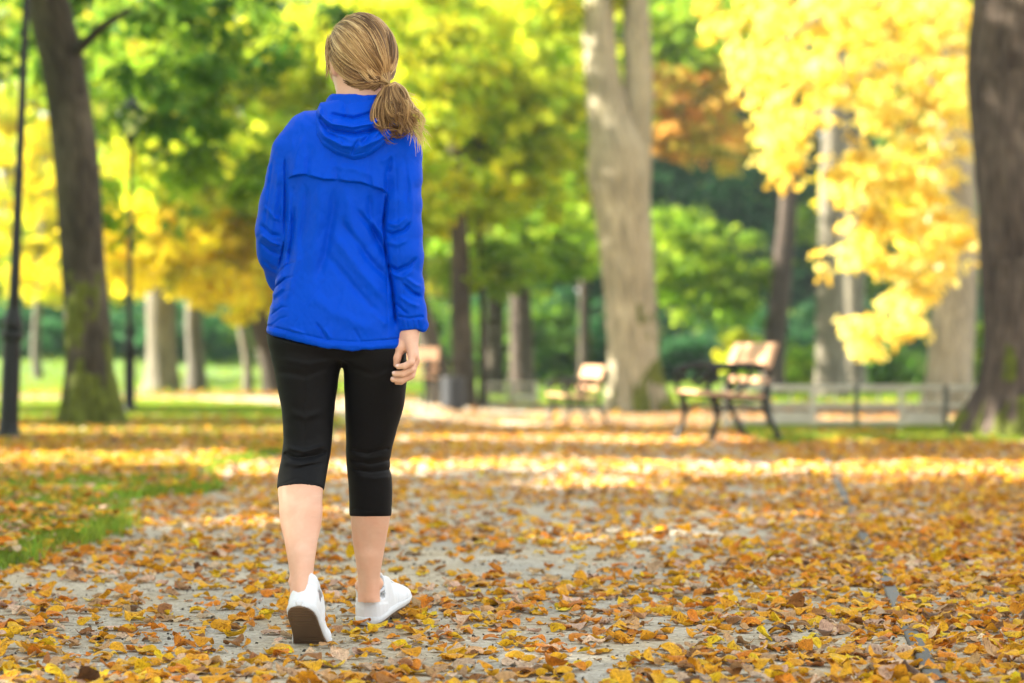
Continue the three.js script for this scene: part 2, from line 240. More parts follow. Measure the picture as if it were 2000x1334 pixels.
// ---- the leaning tree on the left; unseen crown added to shade the right trunk
tree({ name: 'leaning_tree', label: 'thick leaning dark trunk with mossy foot beside the lamp post', d: 23.9, seed: 11, mat: bark.dark, moss: [1.6, 1.1, 0.55, 3], flare: 0.85, lobes: 4, rough: 0.06, segs: 28,
  trunks: [[[182, 835, 0.235], [176, 760, 0.235], [171, 640, 0.225], [160, 480, 0.22], [147, 300, 0.222], [122, 130, 0.215], [92, 0, 0.21], [60, -130, 0.20], [30, -300, 0.17], [20, -520, 0.12]]],
  limbs: [[[122, 130, 0.06], [190, 60, 0.05, 0.3], [250, 20, 0.03, 0.8]], [[60, -130, 0.08], [220, -80, 0.05, -3], [380, 60, 0.02, -5.5], [470, 240, 0.008, -7]], [[60, -130, 0.1], [180, -260, 0.07, 0.5], [330, -360, 0.04, 1]], [[30, -300, 0.1], [-120, -420, 0.06, -0.4], [-260, -500, 0.03, -1]]],
  blobs: [[60, -560, 0, 2.4, 1.2, 2.0, 1000, 'green', 1.2], [60, -1000, 0, 2.2, 1.3, 2.0, 700, 'green', 1.3], [330, -480, 0.6, 1.8, 1.0, 1.8, 450, 'lime', 1.2], [-250, -480, 0, 2, 1.1, 2, 500, 'green', 1.2], [330, -60, -4, 1.5, 0.7, 1.6, 80, 'deep'], [300, 90, -5, 1.2, 0.6, 1.4, 55, 'deep'], [470, 40, -5, 1.3, 0.6, 1.4, 65, 'deep'], [380, 230, -6, 1.1, 0.5, 1.2, 70, 'deep'], [10, 60, -4, 0.9, 0.9, 1.2, 80, 'deep'], [480, 330, -7, 1.2, 0.45, 1.2, 60, 'green'], [250, 380, -7, 0.8, 0.4, 1.0, 40, 'green'], [-60, -900, 4.2, 2.4, 1.8, 1.8, 900, 'green', 1.4], [-60, -1350, 4.2, 2.2, 1.2, 1.6, 450, 'green', 1.4], [-60, -780, 3.2, 2.0, 1.2, 1.6, 260, 'green', 1.4]] });  // deep sprays are coloured darker to stand for leaves in shade
// ---- the forked tree in the middle
tree({ name: 'forked_tree', label: 'tall pale forked trunk in the middle behind the benches', d: 40, seed: 23, mat: bark.pale, moss: [0.1, 2.2, 0.05, 8], flare: 0.5, lobes: 5, rough: 0.08, segs: 28, flareH: 1.1,
  trunks: [[[1247, 795, 0.428], [1240, 720, 0.428], [1232, 600, 0.422], [1222, 470, 0.452], [1208, 350, 0.512], [1203, 290, 0.476], [1192, 230, 0.357], [1175, 130, 0.280], [1170, 40, 0.262], [1178, -80, 0.238], [1170, -260, 0.202], [1120, -460, 0.119]],
    [[1228, 470, 0.286, -0.05], [1238, 350, 0.297, -0.05], [1244, 240, 0.262, -0.08], [1246, 130, 0.238, -0.1], [1242, 20, 0.226, -0.1], [1240, -120, 0.202, -0.1], [1290, -320, 0.143, -0.2], [1340, -480, 0.083, -0.3]]],
  limbs: [[[1178, -80, 0.119], [1090, -200, 0.071, 0.4], [1000, -260, 0.036, 0.9]], [[1240, -120, 0.119], [1340, -210, 0.071, 0.4], [1430, -260, 0.036, 0.7]]],
  blobs: [[1080, -20, -0.3, 1.0, 0.45, 1.2, 170, 'lime', 1.0], [1000, -300, 0, 2.0, 1.0, 2.0, 220, 'lime', 1.1], [1180, -560, 0, 2.4, 1.0, 2.4, 300, 'green', 1.1]] });
// ---- the big trunk at the right edge
tree({ name: 'old_tree', label: 'massive dark furrowed trunk with spreading roots at the right edge', d: 21.9, seed: 37, mat: bark.brown, moss: [2.2, 0.8, 0.0, 5], flare: 0.7, lobes: 6, rough: 0.15, segs: 36, flareH: 1.0,
  trunks: [[[2025, 852, 0.50], [2030, 760, 0.50], [2032, 620, 0.52], [2030, 450, 0.55], [2024, 280, 0.57], [2020, 100, 0.57], [2022, -80, 0.55], [2030, -300, 0.5], [2050, -560, 0.38]]],
  limbs: [[[2022, -80, 0.2], [1860, -220, 0.12, -2], [1700, -300, 0.06, -4]], [[2030, -300, 0.2], [2220, -480, 0.12, 1], [2400, -560, 0.05, 2]]],
  blobs: [[2100, -640, 0, 3.2, 1.6, 3.2, 1000, 'yellow', 1.3], [2450, -480, 1, 2.2, 1.3, 2.2, 600, 'yellow', 1.3]] });
// ---- the glowing yellow tree behind the fence: trunk and drooping sprays
tree({ name: 'yellow_maple', label: 'pale broad trunk behind the low fence carrying bright golden drooping foliage', d: 40, seed: 41, mat: bark.pale, flare: 0.7, lobes: 4, rough: 0.06, segs: 24, droop: 0.25,
  trunks: [[[1850, 782, 0.40], [1858, 700, 0.38], [1864, 600, 0.36], [1868, 480, 0.36], [1862, 330, 0.35], [1850, 150, 0.33], [1830, -60, 0.28], [1800, -260, 0.2], [1760, -430, 0.12]]],
  limbs: [[[1862, 330, 0.12], [1780, 330, 0.08, 4], [1700, 400, 0.05, 7], [1640, 470, 0.02, 8]], [[1850, 150, 0.14], [1760, 120, 0.09, 4], [1640, 180, 0.05, 7], [1540, 280, 0.02, 8]], [[1840, 40, 0.12], [1700, 0, 0.08, 3], [1560, 60, 0.05, 5], [1460, 150, 0.02, 6]], [[1862, 330, 0.1], [1800, 470, 0.06, 4], [1760, 570, 0.03, 6], [1700, 640, 0.015, 6.5]]],
  blobs: [
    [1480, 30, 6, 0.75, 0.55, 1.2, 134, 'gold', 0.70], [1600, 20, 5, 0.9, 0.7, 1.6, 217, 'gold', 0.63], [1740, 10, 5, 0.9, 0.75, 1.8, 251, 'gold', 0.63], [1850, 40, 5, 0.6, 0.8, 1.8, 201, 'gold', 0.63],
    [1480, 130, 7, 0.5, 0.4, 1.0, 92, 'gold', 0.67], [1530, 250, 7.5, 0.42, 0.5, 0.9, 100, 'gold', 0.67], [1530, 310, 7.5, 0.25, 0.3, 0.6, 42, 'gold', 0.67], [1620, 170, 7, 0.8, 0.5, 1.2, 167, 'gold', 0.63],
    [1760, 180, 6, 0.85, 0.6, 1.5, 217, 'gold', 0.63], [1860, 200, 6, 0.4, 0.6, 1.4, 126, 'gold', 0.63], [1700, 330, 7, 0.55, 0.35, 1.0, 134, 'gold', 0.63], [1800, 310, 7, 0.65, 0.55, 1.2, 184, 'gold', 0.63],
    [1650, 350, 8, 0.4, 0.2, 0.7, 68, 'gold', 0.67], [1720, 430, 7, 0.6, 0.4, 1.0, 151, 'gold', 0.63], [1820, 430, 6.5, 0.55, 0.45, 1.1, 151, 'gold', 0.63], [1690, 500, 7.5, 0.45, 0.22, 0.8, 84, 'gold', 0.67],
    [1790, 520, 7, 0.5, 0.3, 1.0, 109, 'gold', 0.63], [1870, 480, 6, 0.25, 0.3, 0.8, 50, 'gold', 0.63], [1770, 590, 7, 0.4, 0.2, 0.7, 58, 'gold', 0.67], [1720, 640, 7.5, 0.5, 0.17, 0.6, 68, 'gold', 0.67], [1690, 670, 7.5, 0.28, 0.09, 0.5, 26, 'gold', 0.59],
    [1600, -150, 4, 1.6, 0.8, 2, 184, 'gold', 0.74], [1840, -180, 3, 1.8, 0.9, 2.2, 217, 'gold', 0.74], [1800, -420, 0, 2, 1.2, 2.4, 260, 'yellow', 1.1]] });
// ---- further trunks and crowns, left to right
const L = 'trees standing back across the left lawn', C = 'trees in the middle distance', Rt = 'trees beyond the low fence';
const far = [
  ['slim dark trunk between the lamp post and the leaning tree', L, 'far', 53, [[76, 755, 0.10], [70, 690, 0.10], [74, 600, 0.09], [90, 300, 0.07]], [[40, 360, 0, 2.2, 2.0, 2.2, 700, 'yellow'], [20, 80, 0, 2.6, 1.8, 2.4, 800, 'lime'], [130, 540, 1, 1.5, 0.55, 1.5, 260, 'yellow']]],
  ['broad grey trunk on the left lawn under yellow foliage', L, 'grey', 46, [[318, 770, 0.30], [316, 690, 0.29], [314, 600, 0.28], [316, 400, 0.26], [330, 100, 0.2]], [[330, 460, 3, 1.9, 0.9, 1.8, 700, 'yellow'], [400, 300, 4, 1.8, 1.0, 1.8, 650, 'lime'], [260, 120, 3, 2.0, 1.3, 2, 700, 'green']]],
  ['dark trunk just right of the broad grey one, on the lawn', L, 'far', 46.5, [[384, 770, 0.18], [382, 690, 0.17], [378, 620, 0.16], [380, 400, 0.15], [390, 100, 0.1]], [[440, 430, 2, 1.7, 0.9, 1.8, 600, 'yellow'], [460, 140, 2, 2.2, 1.6, 2, 800, 'lime']]],
  ['slender trunk on the lawn just left of the slanting one', L, 'grey', 45, [[484, 776, 0.09], [482, 700, 0.085], [470, 620, 0.08], [460, 400, 0.06]], [[470, 560, 1, 1.1, 0.5, 1.2, 260, 'yellow'], [430, 380, 1, 1.5, 0.9, 1.5, 450, 'lime']]],
  ['slanting dark trunk on the lawn just left of the walker', L, 'dark', 44, [[540, 776, 0.21], [526, 700, 0.20], [500, 610, 0.19], [470, 500, 0.17], [440, 300, 0.13]], [[540, 540, 1, 1.4, 0.55, 1.5, 380, 'yellow'], [560, 330, 1, 2.0, 1.2, 2, 700, 'green'], [580, 100, 0, 2.2, 1.3, 2, 700, 'lime']]],
  ['slanting dark trunk beside the walker and the litter bin', C, 'dark', 40, [[868, 776, 0.2], [852, 720, 0.2], [832, 640, 0.17], [815, 560, 0.15], [800, 300, 0.1]], [[800, 300, 0, 1.4, 1.2, 1.5, 450, 'lime'], [820, 60, 0, 1.8, 1.2, 1.8, 500, 'lime']]],
  ['straight dark trunk rising behind the litter bin', C, 'dark', 41, [[906, 785, 0.20], [904, 700, 0.19], [900, 560, 0.17], [893, 400, 0.14], [880, 150, 0.1]], [[900, 360, -1, 1.5, 0.9, 1.6, 520, 'lime'], [930, 120, -1, 2.2, 1.4, 2, 950, 'lime'], [1010, 330, -2, 1.6, 1.0, 1.6, 480, 'lime'], [960, 520, -1, 1.1, 0.5, 1.2, 240, 'green']]],
  ['thin dark stem just right of the trunk behind the bin', C, 'dark', 42, [[944, 780, 0.07], [942, 600, 0.06], [936, 400, 0.05], [930, 200, 0.03]], [[960, 250, -1, 1.2, 1.0, 1.4, 300, 'green']]],
  ['grey trunk left of the pair behind the far bench', C, 'dark', 50, [[966, 762, 0.2], [966, 690, 0.19], [968, 600, 0.18], [960, 300, 0.14]], [[990, 470, 0, 1.6, 0.8, 1.6, 400, 'green'], [1010, 200, 0, 2.2, 1.4, 2.2, 700, 'lime']]],
  ['brownish trunk right of the pair behind the far bench', C, 'brown', 49, [[1020, 762, 0.25], [1019, 690, 0.24], [1017, 600, 0.22], [1020, 300, 0.16]], [[1070, 480, 0, 1.5, 0.8, 1.6, 420, 'green'], [1080, 220, 0, 2.0, 1.5, 2, 650, 'lime']]],
  ['slim trunk close left of the forked tree', C, 'dark', 55, [[1140, 750, 0.14], [1142, 600, 0.13], [1138, 400, 0.11], [1130, 60, 0.08]], [[1120, 420, 0, 1.4, 1.1, 1.5, 450, 'green'], [1110, 60, 0, 2.4, 1.8, 2, 900, 'lime'], [1330, 60, 0, 2.0, 1.2, 2, 500, 'green']]],
  ['trunk behind the near bench, leaning slightly to the right', Rt, 'brown', 52, [[1506, 745, 0.26], [1512, 680, 0.24], [1524, 560, 0.22], [1540, 400, 0.19], [1548, 200, 0.14]], [[1400, 560, -1, 1.3, 0.8, 1.5, 380, 'green'], [1340, 480, -1, 1.5, 0.9, 1.6, 420, 'green'], [1340, 200, -2, 1.3, 1.2, 1.6, 420, 'orange'], [1400, 270, -2, 0.8, 0.7, 1.2, 180, 'orange']]],
  ['tall grey trunk behind the fence and bench, left of its twin', Rt, 'grey', 50, [[1622, 755, 0.34], [1622, 690, 0.32], [1622, 560, 0.30], [1626, 400, 0.28], [1632, 200, 0.24], [1640, -60, 0.18]], [[1560, 100, -3, 1.8, 1.2, 1.8, 400, 'yellow'], [1420, 40, -3, 1.6, 1.2, 1.8, 400, 'green']]],
  ['paler grey trunk half hidden behind the tall one', Rt, 'grey', 56, [[1668, 750, 0.28], [1668, 690, 0.27], [1668, 500, 0.25], [1672, 200, 0.2]], [[1720, 360, -2, 1.6, 1.0, 1.6, 350, 'yellow'], [1760, 80, -2, 2.2, 1.4, 2, 500, 'yellow']]],
];
far.forEach(([label, group, b, d, t, blobs], i) => tree({ name: b === 'dark' ? 'dark_tree' : 'park_tree', label, group, d, trunks: [t], mat: bark[b], blobs, seed: 60 + i * 7, flare: 0.5, segs: 14 }));
// ---- trees far behind that close the view
{
  const R = rng(404), words = ['behind the lamp post', 'above the left lawn', 'left of the walker', 'right of the walker', 'above the litter bin', 'left of the forked tree', 'right of the forked tree', 'above the near bench', 'behind the fence', 'behind the golden foliage', 'beside the big right trunk'];
  const kinds = ['lime', 'yellow', 'lime', 'green', 'lime', 'green', 'fir', 'fir', 'fir', 'green', 'green'];
  words.forEach((w, i) => {
    const px = 20 + i * 196, d = 72 + (i % 3) * 9, pal = kinds[i];
    tree({ name: 'distant_tree', label: `${{ lime: 'lime green', yellow: 'yellow', green: 'mid green', fir: 'dark evergreen' }[pal]} tree far back, ${w}`, group: 'distant trees closing the view', d, mat: bark.far, seed: 200 + i * 5, segs: 10, flare: 0.4,
      trunks: [[[px, 730, 0.26], [px + 4, 560, 0.24], [px - 6, 300, 0.18], [px, 40, 0.12]]],
      blobs: [[px - 40, 470, 0, 3.2, 2.0, 3, 560, pal, 1.7], [px + 60, 300, -1, 3.4, 2.4, 3, i < 3 ? 360 : 600, pal, 1.7], [px, 60, 0, 4, 2.6, 3.4, i < 3 ? 280 : 520, pal, 1.8], [px + 20, -250, 0, 4, 2.6, 3.4, 250, pal, 2], [px + 60, 610, 2, 2.2, 1.2, 2, 260, i > 5 ? 'fir' : pal, 1.5]] });
  });
}
// ---- a second rank that fills the gaps
{
  const words = ['left of the leaning trunk', 'between lamp post and grey trunk', 'over the left shoulder of the walker', 'over the right shoulder of the walker', 'between the two dark trunks', 'close behind the forked tree', 'right of the forked tree, low', 'over the near bench backrest', 'left of the golden foliage', 'deep behind the golden foliage'];
  words.forEach((w, i) => { const px = 110 + i * 200, d = 94 + (i % 3) * 5, pal = i < 3 ? 'green' : i % 2 ? 'fir' : 'green'; tree({ name: 'woodland_tree', label: `${pal === 'fir' ? 'dark evergreen' : 'deep green'} woodland tree in the last rank, ${w}`, group: 'woodland closing the park', d, mat: bark.far, seed: 300 + i * 5, segs: 10, flare: 0.4,
    trunks: [[[px, 640, 0.3], [px + 4, 500, 0.26], [px - 6, 250, 0.18], [px, 0, 0.12]]], blobs: [[px - 20, 560, 1, 4.2, 2.4, 3, 620, pal, 2], [px + 50, 360, 0, 4.6, 3, 3.4, 760, pal, 2.1], [px - 20, 110, 0, 4.6, 3, 3.4, i < 3 ? 300 : 700, pal, 2.1], [px, -180, 0, 4.6, 3, 3.4, i < 3 ? 150 : 420, pal, 2.2]] }); });
}
// ---- shrubs
const shrub = (label, px, py, d, rx, ry, pal, n, seed) => { const [x, y] = at(px, py, d), y0 = land(x, -d), o = thing('shrub', label, 'shrub', [x, y0, -d], 'shrubs beyond the lawns'); mesh('stem', mergeGeometries([0, 1, 2, 3].map((k) => tube([[0.05 * k - 0.08, -0.03, 0, 0.03], [rx * 0.4 * Math.cos(k * 1.7), (y - y0) * 0.7, rx * 0.4 * Math.sin(k * 1.7), 0.015]], 6))), bark.far, o); crown(o, [[0, y - y0, 0, rx, ry, rx, n, pal, 1.1]], seed); };
shrub('dense evergreen shrub between the forked tree and the near bench', 1350, 700, 60, 0.95, 0.6, 'fir', 420, 501);
shrub('low bright green shrub just behind the near bench', 1450, 690, 56, 0.35, 0.5, 'lime', 90, 502);
shrub('evergreen shrub left of the forked tree', 1130, 705, 62, 0.8, 0.55, 'fir', 300, 503);
shrub('dark green shrub between the fence and the golden tree', 1740, 715, 58, 0.9, 0.55, 'deep', 320, 504);
shrub('green shrub behind the near bench, right of its backrest', 1560, 715, 54, 0.4, 0.45, 'green', 120, 505);
shrub('dark green shrub on the far bank left of the walker', 440, 700, 66, 1.6, 0.55, 'fir', 380, 506);
[['under the slim dark trunk', 95, 'fir', 0.7], ['between lamp post and grey trunk', 230, 'deep', 0.72], ['right of the dark trunk', 425, 'fir', 0.66], ['left of the leaning trunk', 40, 'deep', 0.5], ['behind the broad grey trunk', 330, 'fir', 0.62], ['behind the slender trunk', 500, 'deep', 0.6], ['left of the litter bin', 800, 'deep', 0.6], ['behind the litter bin', 920, 'fir', 0.72], ['behind the pair of trunks', 1010, 'deep', 0.66], ['behind the farther bench', 1090, 'fir', 0.7], ['under the trunk behind the near bench', 1490, 'fir', 0.6], ['right of the tall grey trunk', 1650, 'fir', 0.7]].forEach(([w, px, pal, h], i) => shrub(`shady ${pal === 'fir' ? 'evergreen' : 'dark green'} bush on the far lawn ${w}`, px, 690 - h * 34, 60 + (i % 4) * 2.2, 1.9, h * 1.9, pal, 760, 520 + i));
shrub('dark green shrub beside the big right trunk', 1925, 690, 50, 0.4, 0.7, 'green', 160, 507);
shrub('dark green shrub on the far bank beside the leaning trunk', 250, 690, 68, 1.2, 0.6, 'fir', 260, 508);
// ---- trees beside the walk, out of the picture to the left, whose crowns shade the foreground
const shade = [[-12.5, 4.4, 3.3, 'at the camera end'], [-13.2, -2.1, 3.2, 'second along'], [-12.8, -9.2, 3.1, 'third along'], [-13.4, -14.5, 2.9, 'fourth along'], [-13.6, -20.6, 2.3, 'fifth along'], [-13.0, -26.0, 2.2, 'sixth along'], [-14.2, -31.4, 2.6, 'last in the row']];
shade.forEach(([x, z, r, w], i) => {
  const o = thing('lime_tree', `leafy tree in the row left of the walk, ${w}`, 'tree', [x, 0, z], 'row of trees left of the walk');
  mesh('trunk', tube([[0, -0.05, 0, 0.3], [0.1, 2, 0, 0.26], [0, 5, 0.1, 0.2], [0.1, 9, 0, 0.1]], 14, { flare: 0.5, lobes: 5, rough: 0.07, seed: i, vScale: 0.6 }), bark.grey, o);
  mesh('limb', mergeGeometries([0, 1, 2, 3, 4, 5].map((k) => tube([[0, 4 + k * 0.6, 0, 0.09], [1.2 * Math.cos(k * 2.1), 5.2 + k * 0.6, 1.2 * Math.sin(k * 2.1), 0.06], [2.2 * Math.cos(k * 2.1), 6 + k * 0.7, 2.2 * Math.sin(k * 2.1), 0.03]], 7))), bark.grey, o);
  crown(o, [[0, i > 3 ? 6.6 : 5.6, 0, r * 0.95, 2.0, r, Math.round((i > 4 ? 105 : i > 3 ? 70 : i > 2 ? 62 : 190) * r * r), 'green', 1.5], [0.3, 8.2, 0, r * 1.05, 2.2, r, Math.round((i > 4 ? 105 : i > 3 ? 70 : i > 2 ? 62 : 200) * r * r), 'lime', 1.6], [0, 10.6, 0, r * 0.8, 1.6, r * 0.8, Math.round(90 * r * r), 'yellow', 1.6]], 600 + i * 4);
});
// ---------------------------------------------------------------- benches, lamp posts, bin, fence
const iron = phys({ color: lin(0.010, 0.011, 0.011), roughness: 0.42, specularIntensity: 0.5 });
const woodTex = tex(256, (u, v) => { let s = 0; for (const [p, w, k] of [[24, 0.6, 1], [60, 0.5, 2], [128, 0.3, 3]]) s += w * tileNoise(u * p, v * p * 0.06, p, k + 500); return [0.72 + 0.06 * s, 0.56 + 0.06 * s, 0.44 + 0.05 * s]; }, true);
const wood = std({ map: woodTex, roughness: 0.42 });
function ironBar(pts, r, k = 7) { return tube(pts.map(([x, y, z = 0, q = r]) => [x, y, z, q]), k, {}); }
// built facing -x, length along z; slats and iron ends as parts
function makeBench(label, pos, turn, len, group) {
  const o = thing('park_bench', label, 'bench', pos, group); o.rotation.y = turn;
  for (const s of [-1, 1]) {
    const z = s * (len / 2 - 0.12), spiral = (cx, cy, r0, a0, a1, n = 9) => Array.from({ length: n }, (_, i) => { const t = i / (n - 1), a = lerp(a0, a1, t), r = r0 * (1 - 0.55 * t); return [cx + r * Math.cos(a), cy + r * Math.sin(a)]; });
    const end = mergeGeometries([
      ironBar([[-0.26, 0.012], [-0.235, 0.1], [-0.20, 0.22], [-0.215, 0.33], [-0.25, 0.41]].map(([x, y], i) => [x, y, z, [0.034, 0.025, 0.026, 0.034, 0.030][i]]), 0.02),        // front leg, an S curve
      ironBar([[0.34, 0.012], [0.30, 0.12], [0.235, 0.24], [0.205, 0.36], [0.215, 0.46]].map(([x, y], i) => [x, y, z, [0.034, 0.025, 0.026, 0.03, 0.028][i]]), 0.02),          // rear leg
      ironBar([[0.215, 0.44], [0.245, 0.6], [0.29, 0.75], [0.335, 0.86]].map(([x, y]) => [x, y, z]), 0.019),                                                                   // back post
      ironBar([[-0.27, 0.40], [-0.1, 0.385], [0.1, 0.375], [0.22, 0.38]].map(([x, y]) => [x, y, z]), 0.02),                                                                    // seat bearer
      ironBar([[-0.2, 0.25], [-0.06, 0.325], [0.06, 0.325], [0.21, 0.27]].map(([x, y]) => [x, y, z]), 0.012),                                                                  // arch under the seat
      ...[[-0.3, 0.012], [0.37, 0.012]].map(([x, y]) => { const g = new THREE.SphereGeometry(0.034, 10, 6); g.scale(1.2, 0.45, 1); g.translate(x, y + 0.004, z); return g; }),
    ].map((g) => { g.deleteAttribute('uv'); return g.index ? g.toNonIndexed() : g; }));
    mesh('iron_end', end, iron, o);
    const arm = mergeGeometries([
      ironBar([[0.25, 0.63], [0.12, 0.655], [-0.04, 0.655], [-0.18, 0.645], [-0.265, 0.61]].map(([x, y]) => [x, y, z]), 0.03, 9),
      ironBar(spiral(-0.235, 0.575, 0.055, 2.3, 8.2).map(([x, y]) => [x, y, z]), 0.022), ironBar([[-0.25, 0.41], [-0.27, 0.47], [-0.25, 0.53], [-0.19, 0.56]].map(([x, y]) => [x, y, z]), 0.022),
      ironBar(spiral(-0.06, 0.53, 0.075, 1.0, 7.5, 11).map(([x, y]) => [x, y, z]), 0.018), ironBar([[-0.06, 0.40], [0.02, 0.47], [0.08, 0.56], [0.06, 0.65]].map(([x, y]) => [x, y, z]), 0.018),
    ].map((g) => { g.deleteAttribute('uv'); return g.toNonIndexed(); }));
    mesh('armrest', arm, iron, o);
  }
  for (const [x, y, a, w] of [[-0.235, 0.425, 0.05, 0.105], [-0.115, 0.413, 0.03, 0.105], [0.005, 0.405, 0.02, 0.105], [0.125, 0.402, 0, 0.105]]) { const m = mesh('seat_slat', board(w, 0.034, len, 0.008), wood, o); m.position.set(x, y, 0); m.rotation.z = -a; }
  for (const [x, y, w] of [[0.225, 0.635, 0.07], [0.262, 0.745, 0.23]]) { if (w < 0.1) continue; const m = mesh('back_slat', board(0.032, w, len, 0.01), wood, o); m.position.set(x - 0.005, y, 0); m.rotation.z = -0.34; }
  { const m = mesh('back_slat', board(0.028, 0.05, len, 0.008), wood, o); m.position.set(0.205, 0.535, 0); m.rotation.z = -0.2; }
  return o;
}
const benches = 'wooden benches along the walk';
makeBench('nearest park bench of wood and black iron on the right, sunlit backrest', [1.85, 0, -21.2], 0.11, 1.75, benches);
makeBench('farther park bench left of the forked trunk, facing the walk', [0.86, land(0.86, -33), -33], 0.14, 1.75, benches).scale.setScalar(0.93);
makeBench('half hidden park bench behind the walking woman, next to the bin', [-1.98, land(-1.98, -36.2), -36.2], 1.45, 1.7, benches);
// lamp posts
function lampPost(label, x, d, scale, lean, wide) {
  const o = thing('lamp_post', label, 'lamp post', [x, land(x, -d), -d], 'lamp posts on the lawn'); o.scale.set(scale * wide, scale, scale * wide); o.rotation.z = lean;
  const prof = (p, n = 20) => new THREE.LatheGeometry(p.map(([r, y]) => new THREE.Vector2(r, y)), n);
  mesh('base', prof([[0, 0], [0.105, 0], [0.105, 0.05], [0.088, 0.08], [0.074, 0.13], [0.066, 0.22], [0.064, 0.9], [0.07, 0.93], [0.082, 0.945], [0.082, 0.99], [0.06, 1.01], [0, 1.01]]), iron, o);
  mesh('collar', prof([[0, 1.0], [0.05, 1.0], [0.062, 1.03], [0.068, 1.07], [0.06, 1.12], [0.046, 1.16], [0.05, 1.18], [0.04, 1.21], [0, 1.21]]), iron, o);
  mesh('pole', prof([[0, 1.18], [0.042, 1.18], [0.036, 1.7], [0.032, 2.35], [0.036, 2.36], [0.036, 2.42], [0.03, 2.44], [0.024, 4.2], [0, 4.2]], 16), iron, o);
  mesh('lamp_head', prof([[0, 4.18], [0.05, 4.2], [0.05, 4.26], [0.10, 4.32], [0.10, 4.34], [0, 4.34]], 12), iron, o);
  mesh('lamp_glass', prof([[0, 4.34], [0.095, 4.35], [0.16, 4.7], [0, 4.7]], 8), phys({ color: lin(0.9, 0.9, 0.88), roughness: 0.35, transmission: 0.8, thickness: 0 }), o);
  mesh('lamp_roof', prof([[0, 4.7], [0.19, 4.7], [0.12, 4.8], [0.05, 4.87], [0.03, 4.94], [0, 4.96]], 12), iron, o);
}
lampPost('dark lamp post at the left edge of the lawn, leaning slightly', (16 - 1000) * 20.3 / FOCAL, 20.3, 0.95, -0.04, 1.3);
lampPost('thin dark lamp post just right of the leaning trunk', (253 - 1000) * 30 / FOCAL, 30, 0.8, -0.004, 1.3);
// litter bin
{
  const o = thing('litter_bin', 'dark slate round litter bin beside the walk', 'litter bin', [at(886, 0, 38)[0], land(at(886, 0, 38)[0], -38), -38]); o.scale.setScalar(1.1);
  const slate = std({ color: lin(0.025, 0.03, 0.04), roughness: 0.5 });
  for (let i = 0; i < 16; i++) { const a = i / 16 * Math.PI * 2, m = mesh('slat', board(0.058, 0.012, 0.40, 0.004), slate, o); m.rotation.set(Math.PI / 2, 0, 0); m.position.set(0.165 * Math.sin(a), 0.25, 0.165 * Math.cos(a)); m.rotation.z = -a; }
  mesh('liner', new THREE.CylinderGeometry(0.15, 0.145, 0.40, 24, 1, true), std({ color: lin(0.06, 0.065, 0.07), roughness: 0.6, side: THREE.DoubleSide }), o).position.y = 0.25;
  mesh('base', new THREE.CylinderGeometry(0.155, 0.165, 0.055, 24), slate, o).position.y = 0.0275;
  const t = mesh('rim', new THREE.TorusGeometry(0.17, 0.014, 8, 28), slate, o); t.rotation.x = Math.PI / 2; t.position.y = 0.455;
}
// low pale railing fences
const fenceMat = std({ map: tex(128, (u, v) => { const s = tileNoise(u * 6, v * 6, 6, 700) + 0.6 * tileNoise(u * 30, v * 30, 30, 701); return [0.76 + 0.06 * s, 0.75 + 0.06 * s, 0.69 + 0.06 * s]; }, true), roughness: 0.7 });
const postMat = std({ color: lin(0.13, 0.14, 0.12), roughness: 0.7 });
function fence(label, a, b, h, bays) {
  const [x0, z0] = a, [x1, z1] = b, len = Math.hypot(x1 - x0, z1 - z0), o = thing('low_fence', label, 'fence', [x0, land(x0, z0), z0]), w = len / bays; o.rotation.y = Math.atan2(-(z1 - z0), x1 - x0);
  const rail = (l, x, y, t = 0.045) => { const m = mesh('rail', board(t, t, l, 0.008), fenceMat, o); m.rotation.y = Math.PI / 2; m.position.set(x, y, 0); };
  for (let i = 0; i <= bays; i++) mesh('post', box(0.055, h, 0.055, i * w, h / 2 - 0.02, -0.004), i % 2 ? postMat : fenceMat, o);
  for (let i = 0; i < bays; i++) { const m = (i + 0.5) * w, l = w - 0.06; rail(l, m, h - 0.05, 0.06); rail(l, m, h * 0.52); rail(l, m, 0.075); const p = mesh('panel', box(l, h * 0.42, 0.012, m, h * 0.31, 0), fenceMat, o); p.position.z = -0.006; if (i % 3 !== 1) { p.scale.y = 0.16; p.position.y = 0.03; } else { p.scale.y = 0.6; p.position.y = 0.04; } const s = mesh('bar', box(0.02, h * 0.42, 0.02, m, h * 0.72, 0), fenceMat, o); s.position.z = 0.002; }
}
fence('low pale railing between the near bench and the big right trunk', [2.15, -24.4], [4.75, -24.0], 0.47, 6);
fence('short sunlit pale railing behind the farther bench', [at(950, 0, 44)[0], -44], [at(1046, 0, 44)[0], -43.8], 0.44, 2);
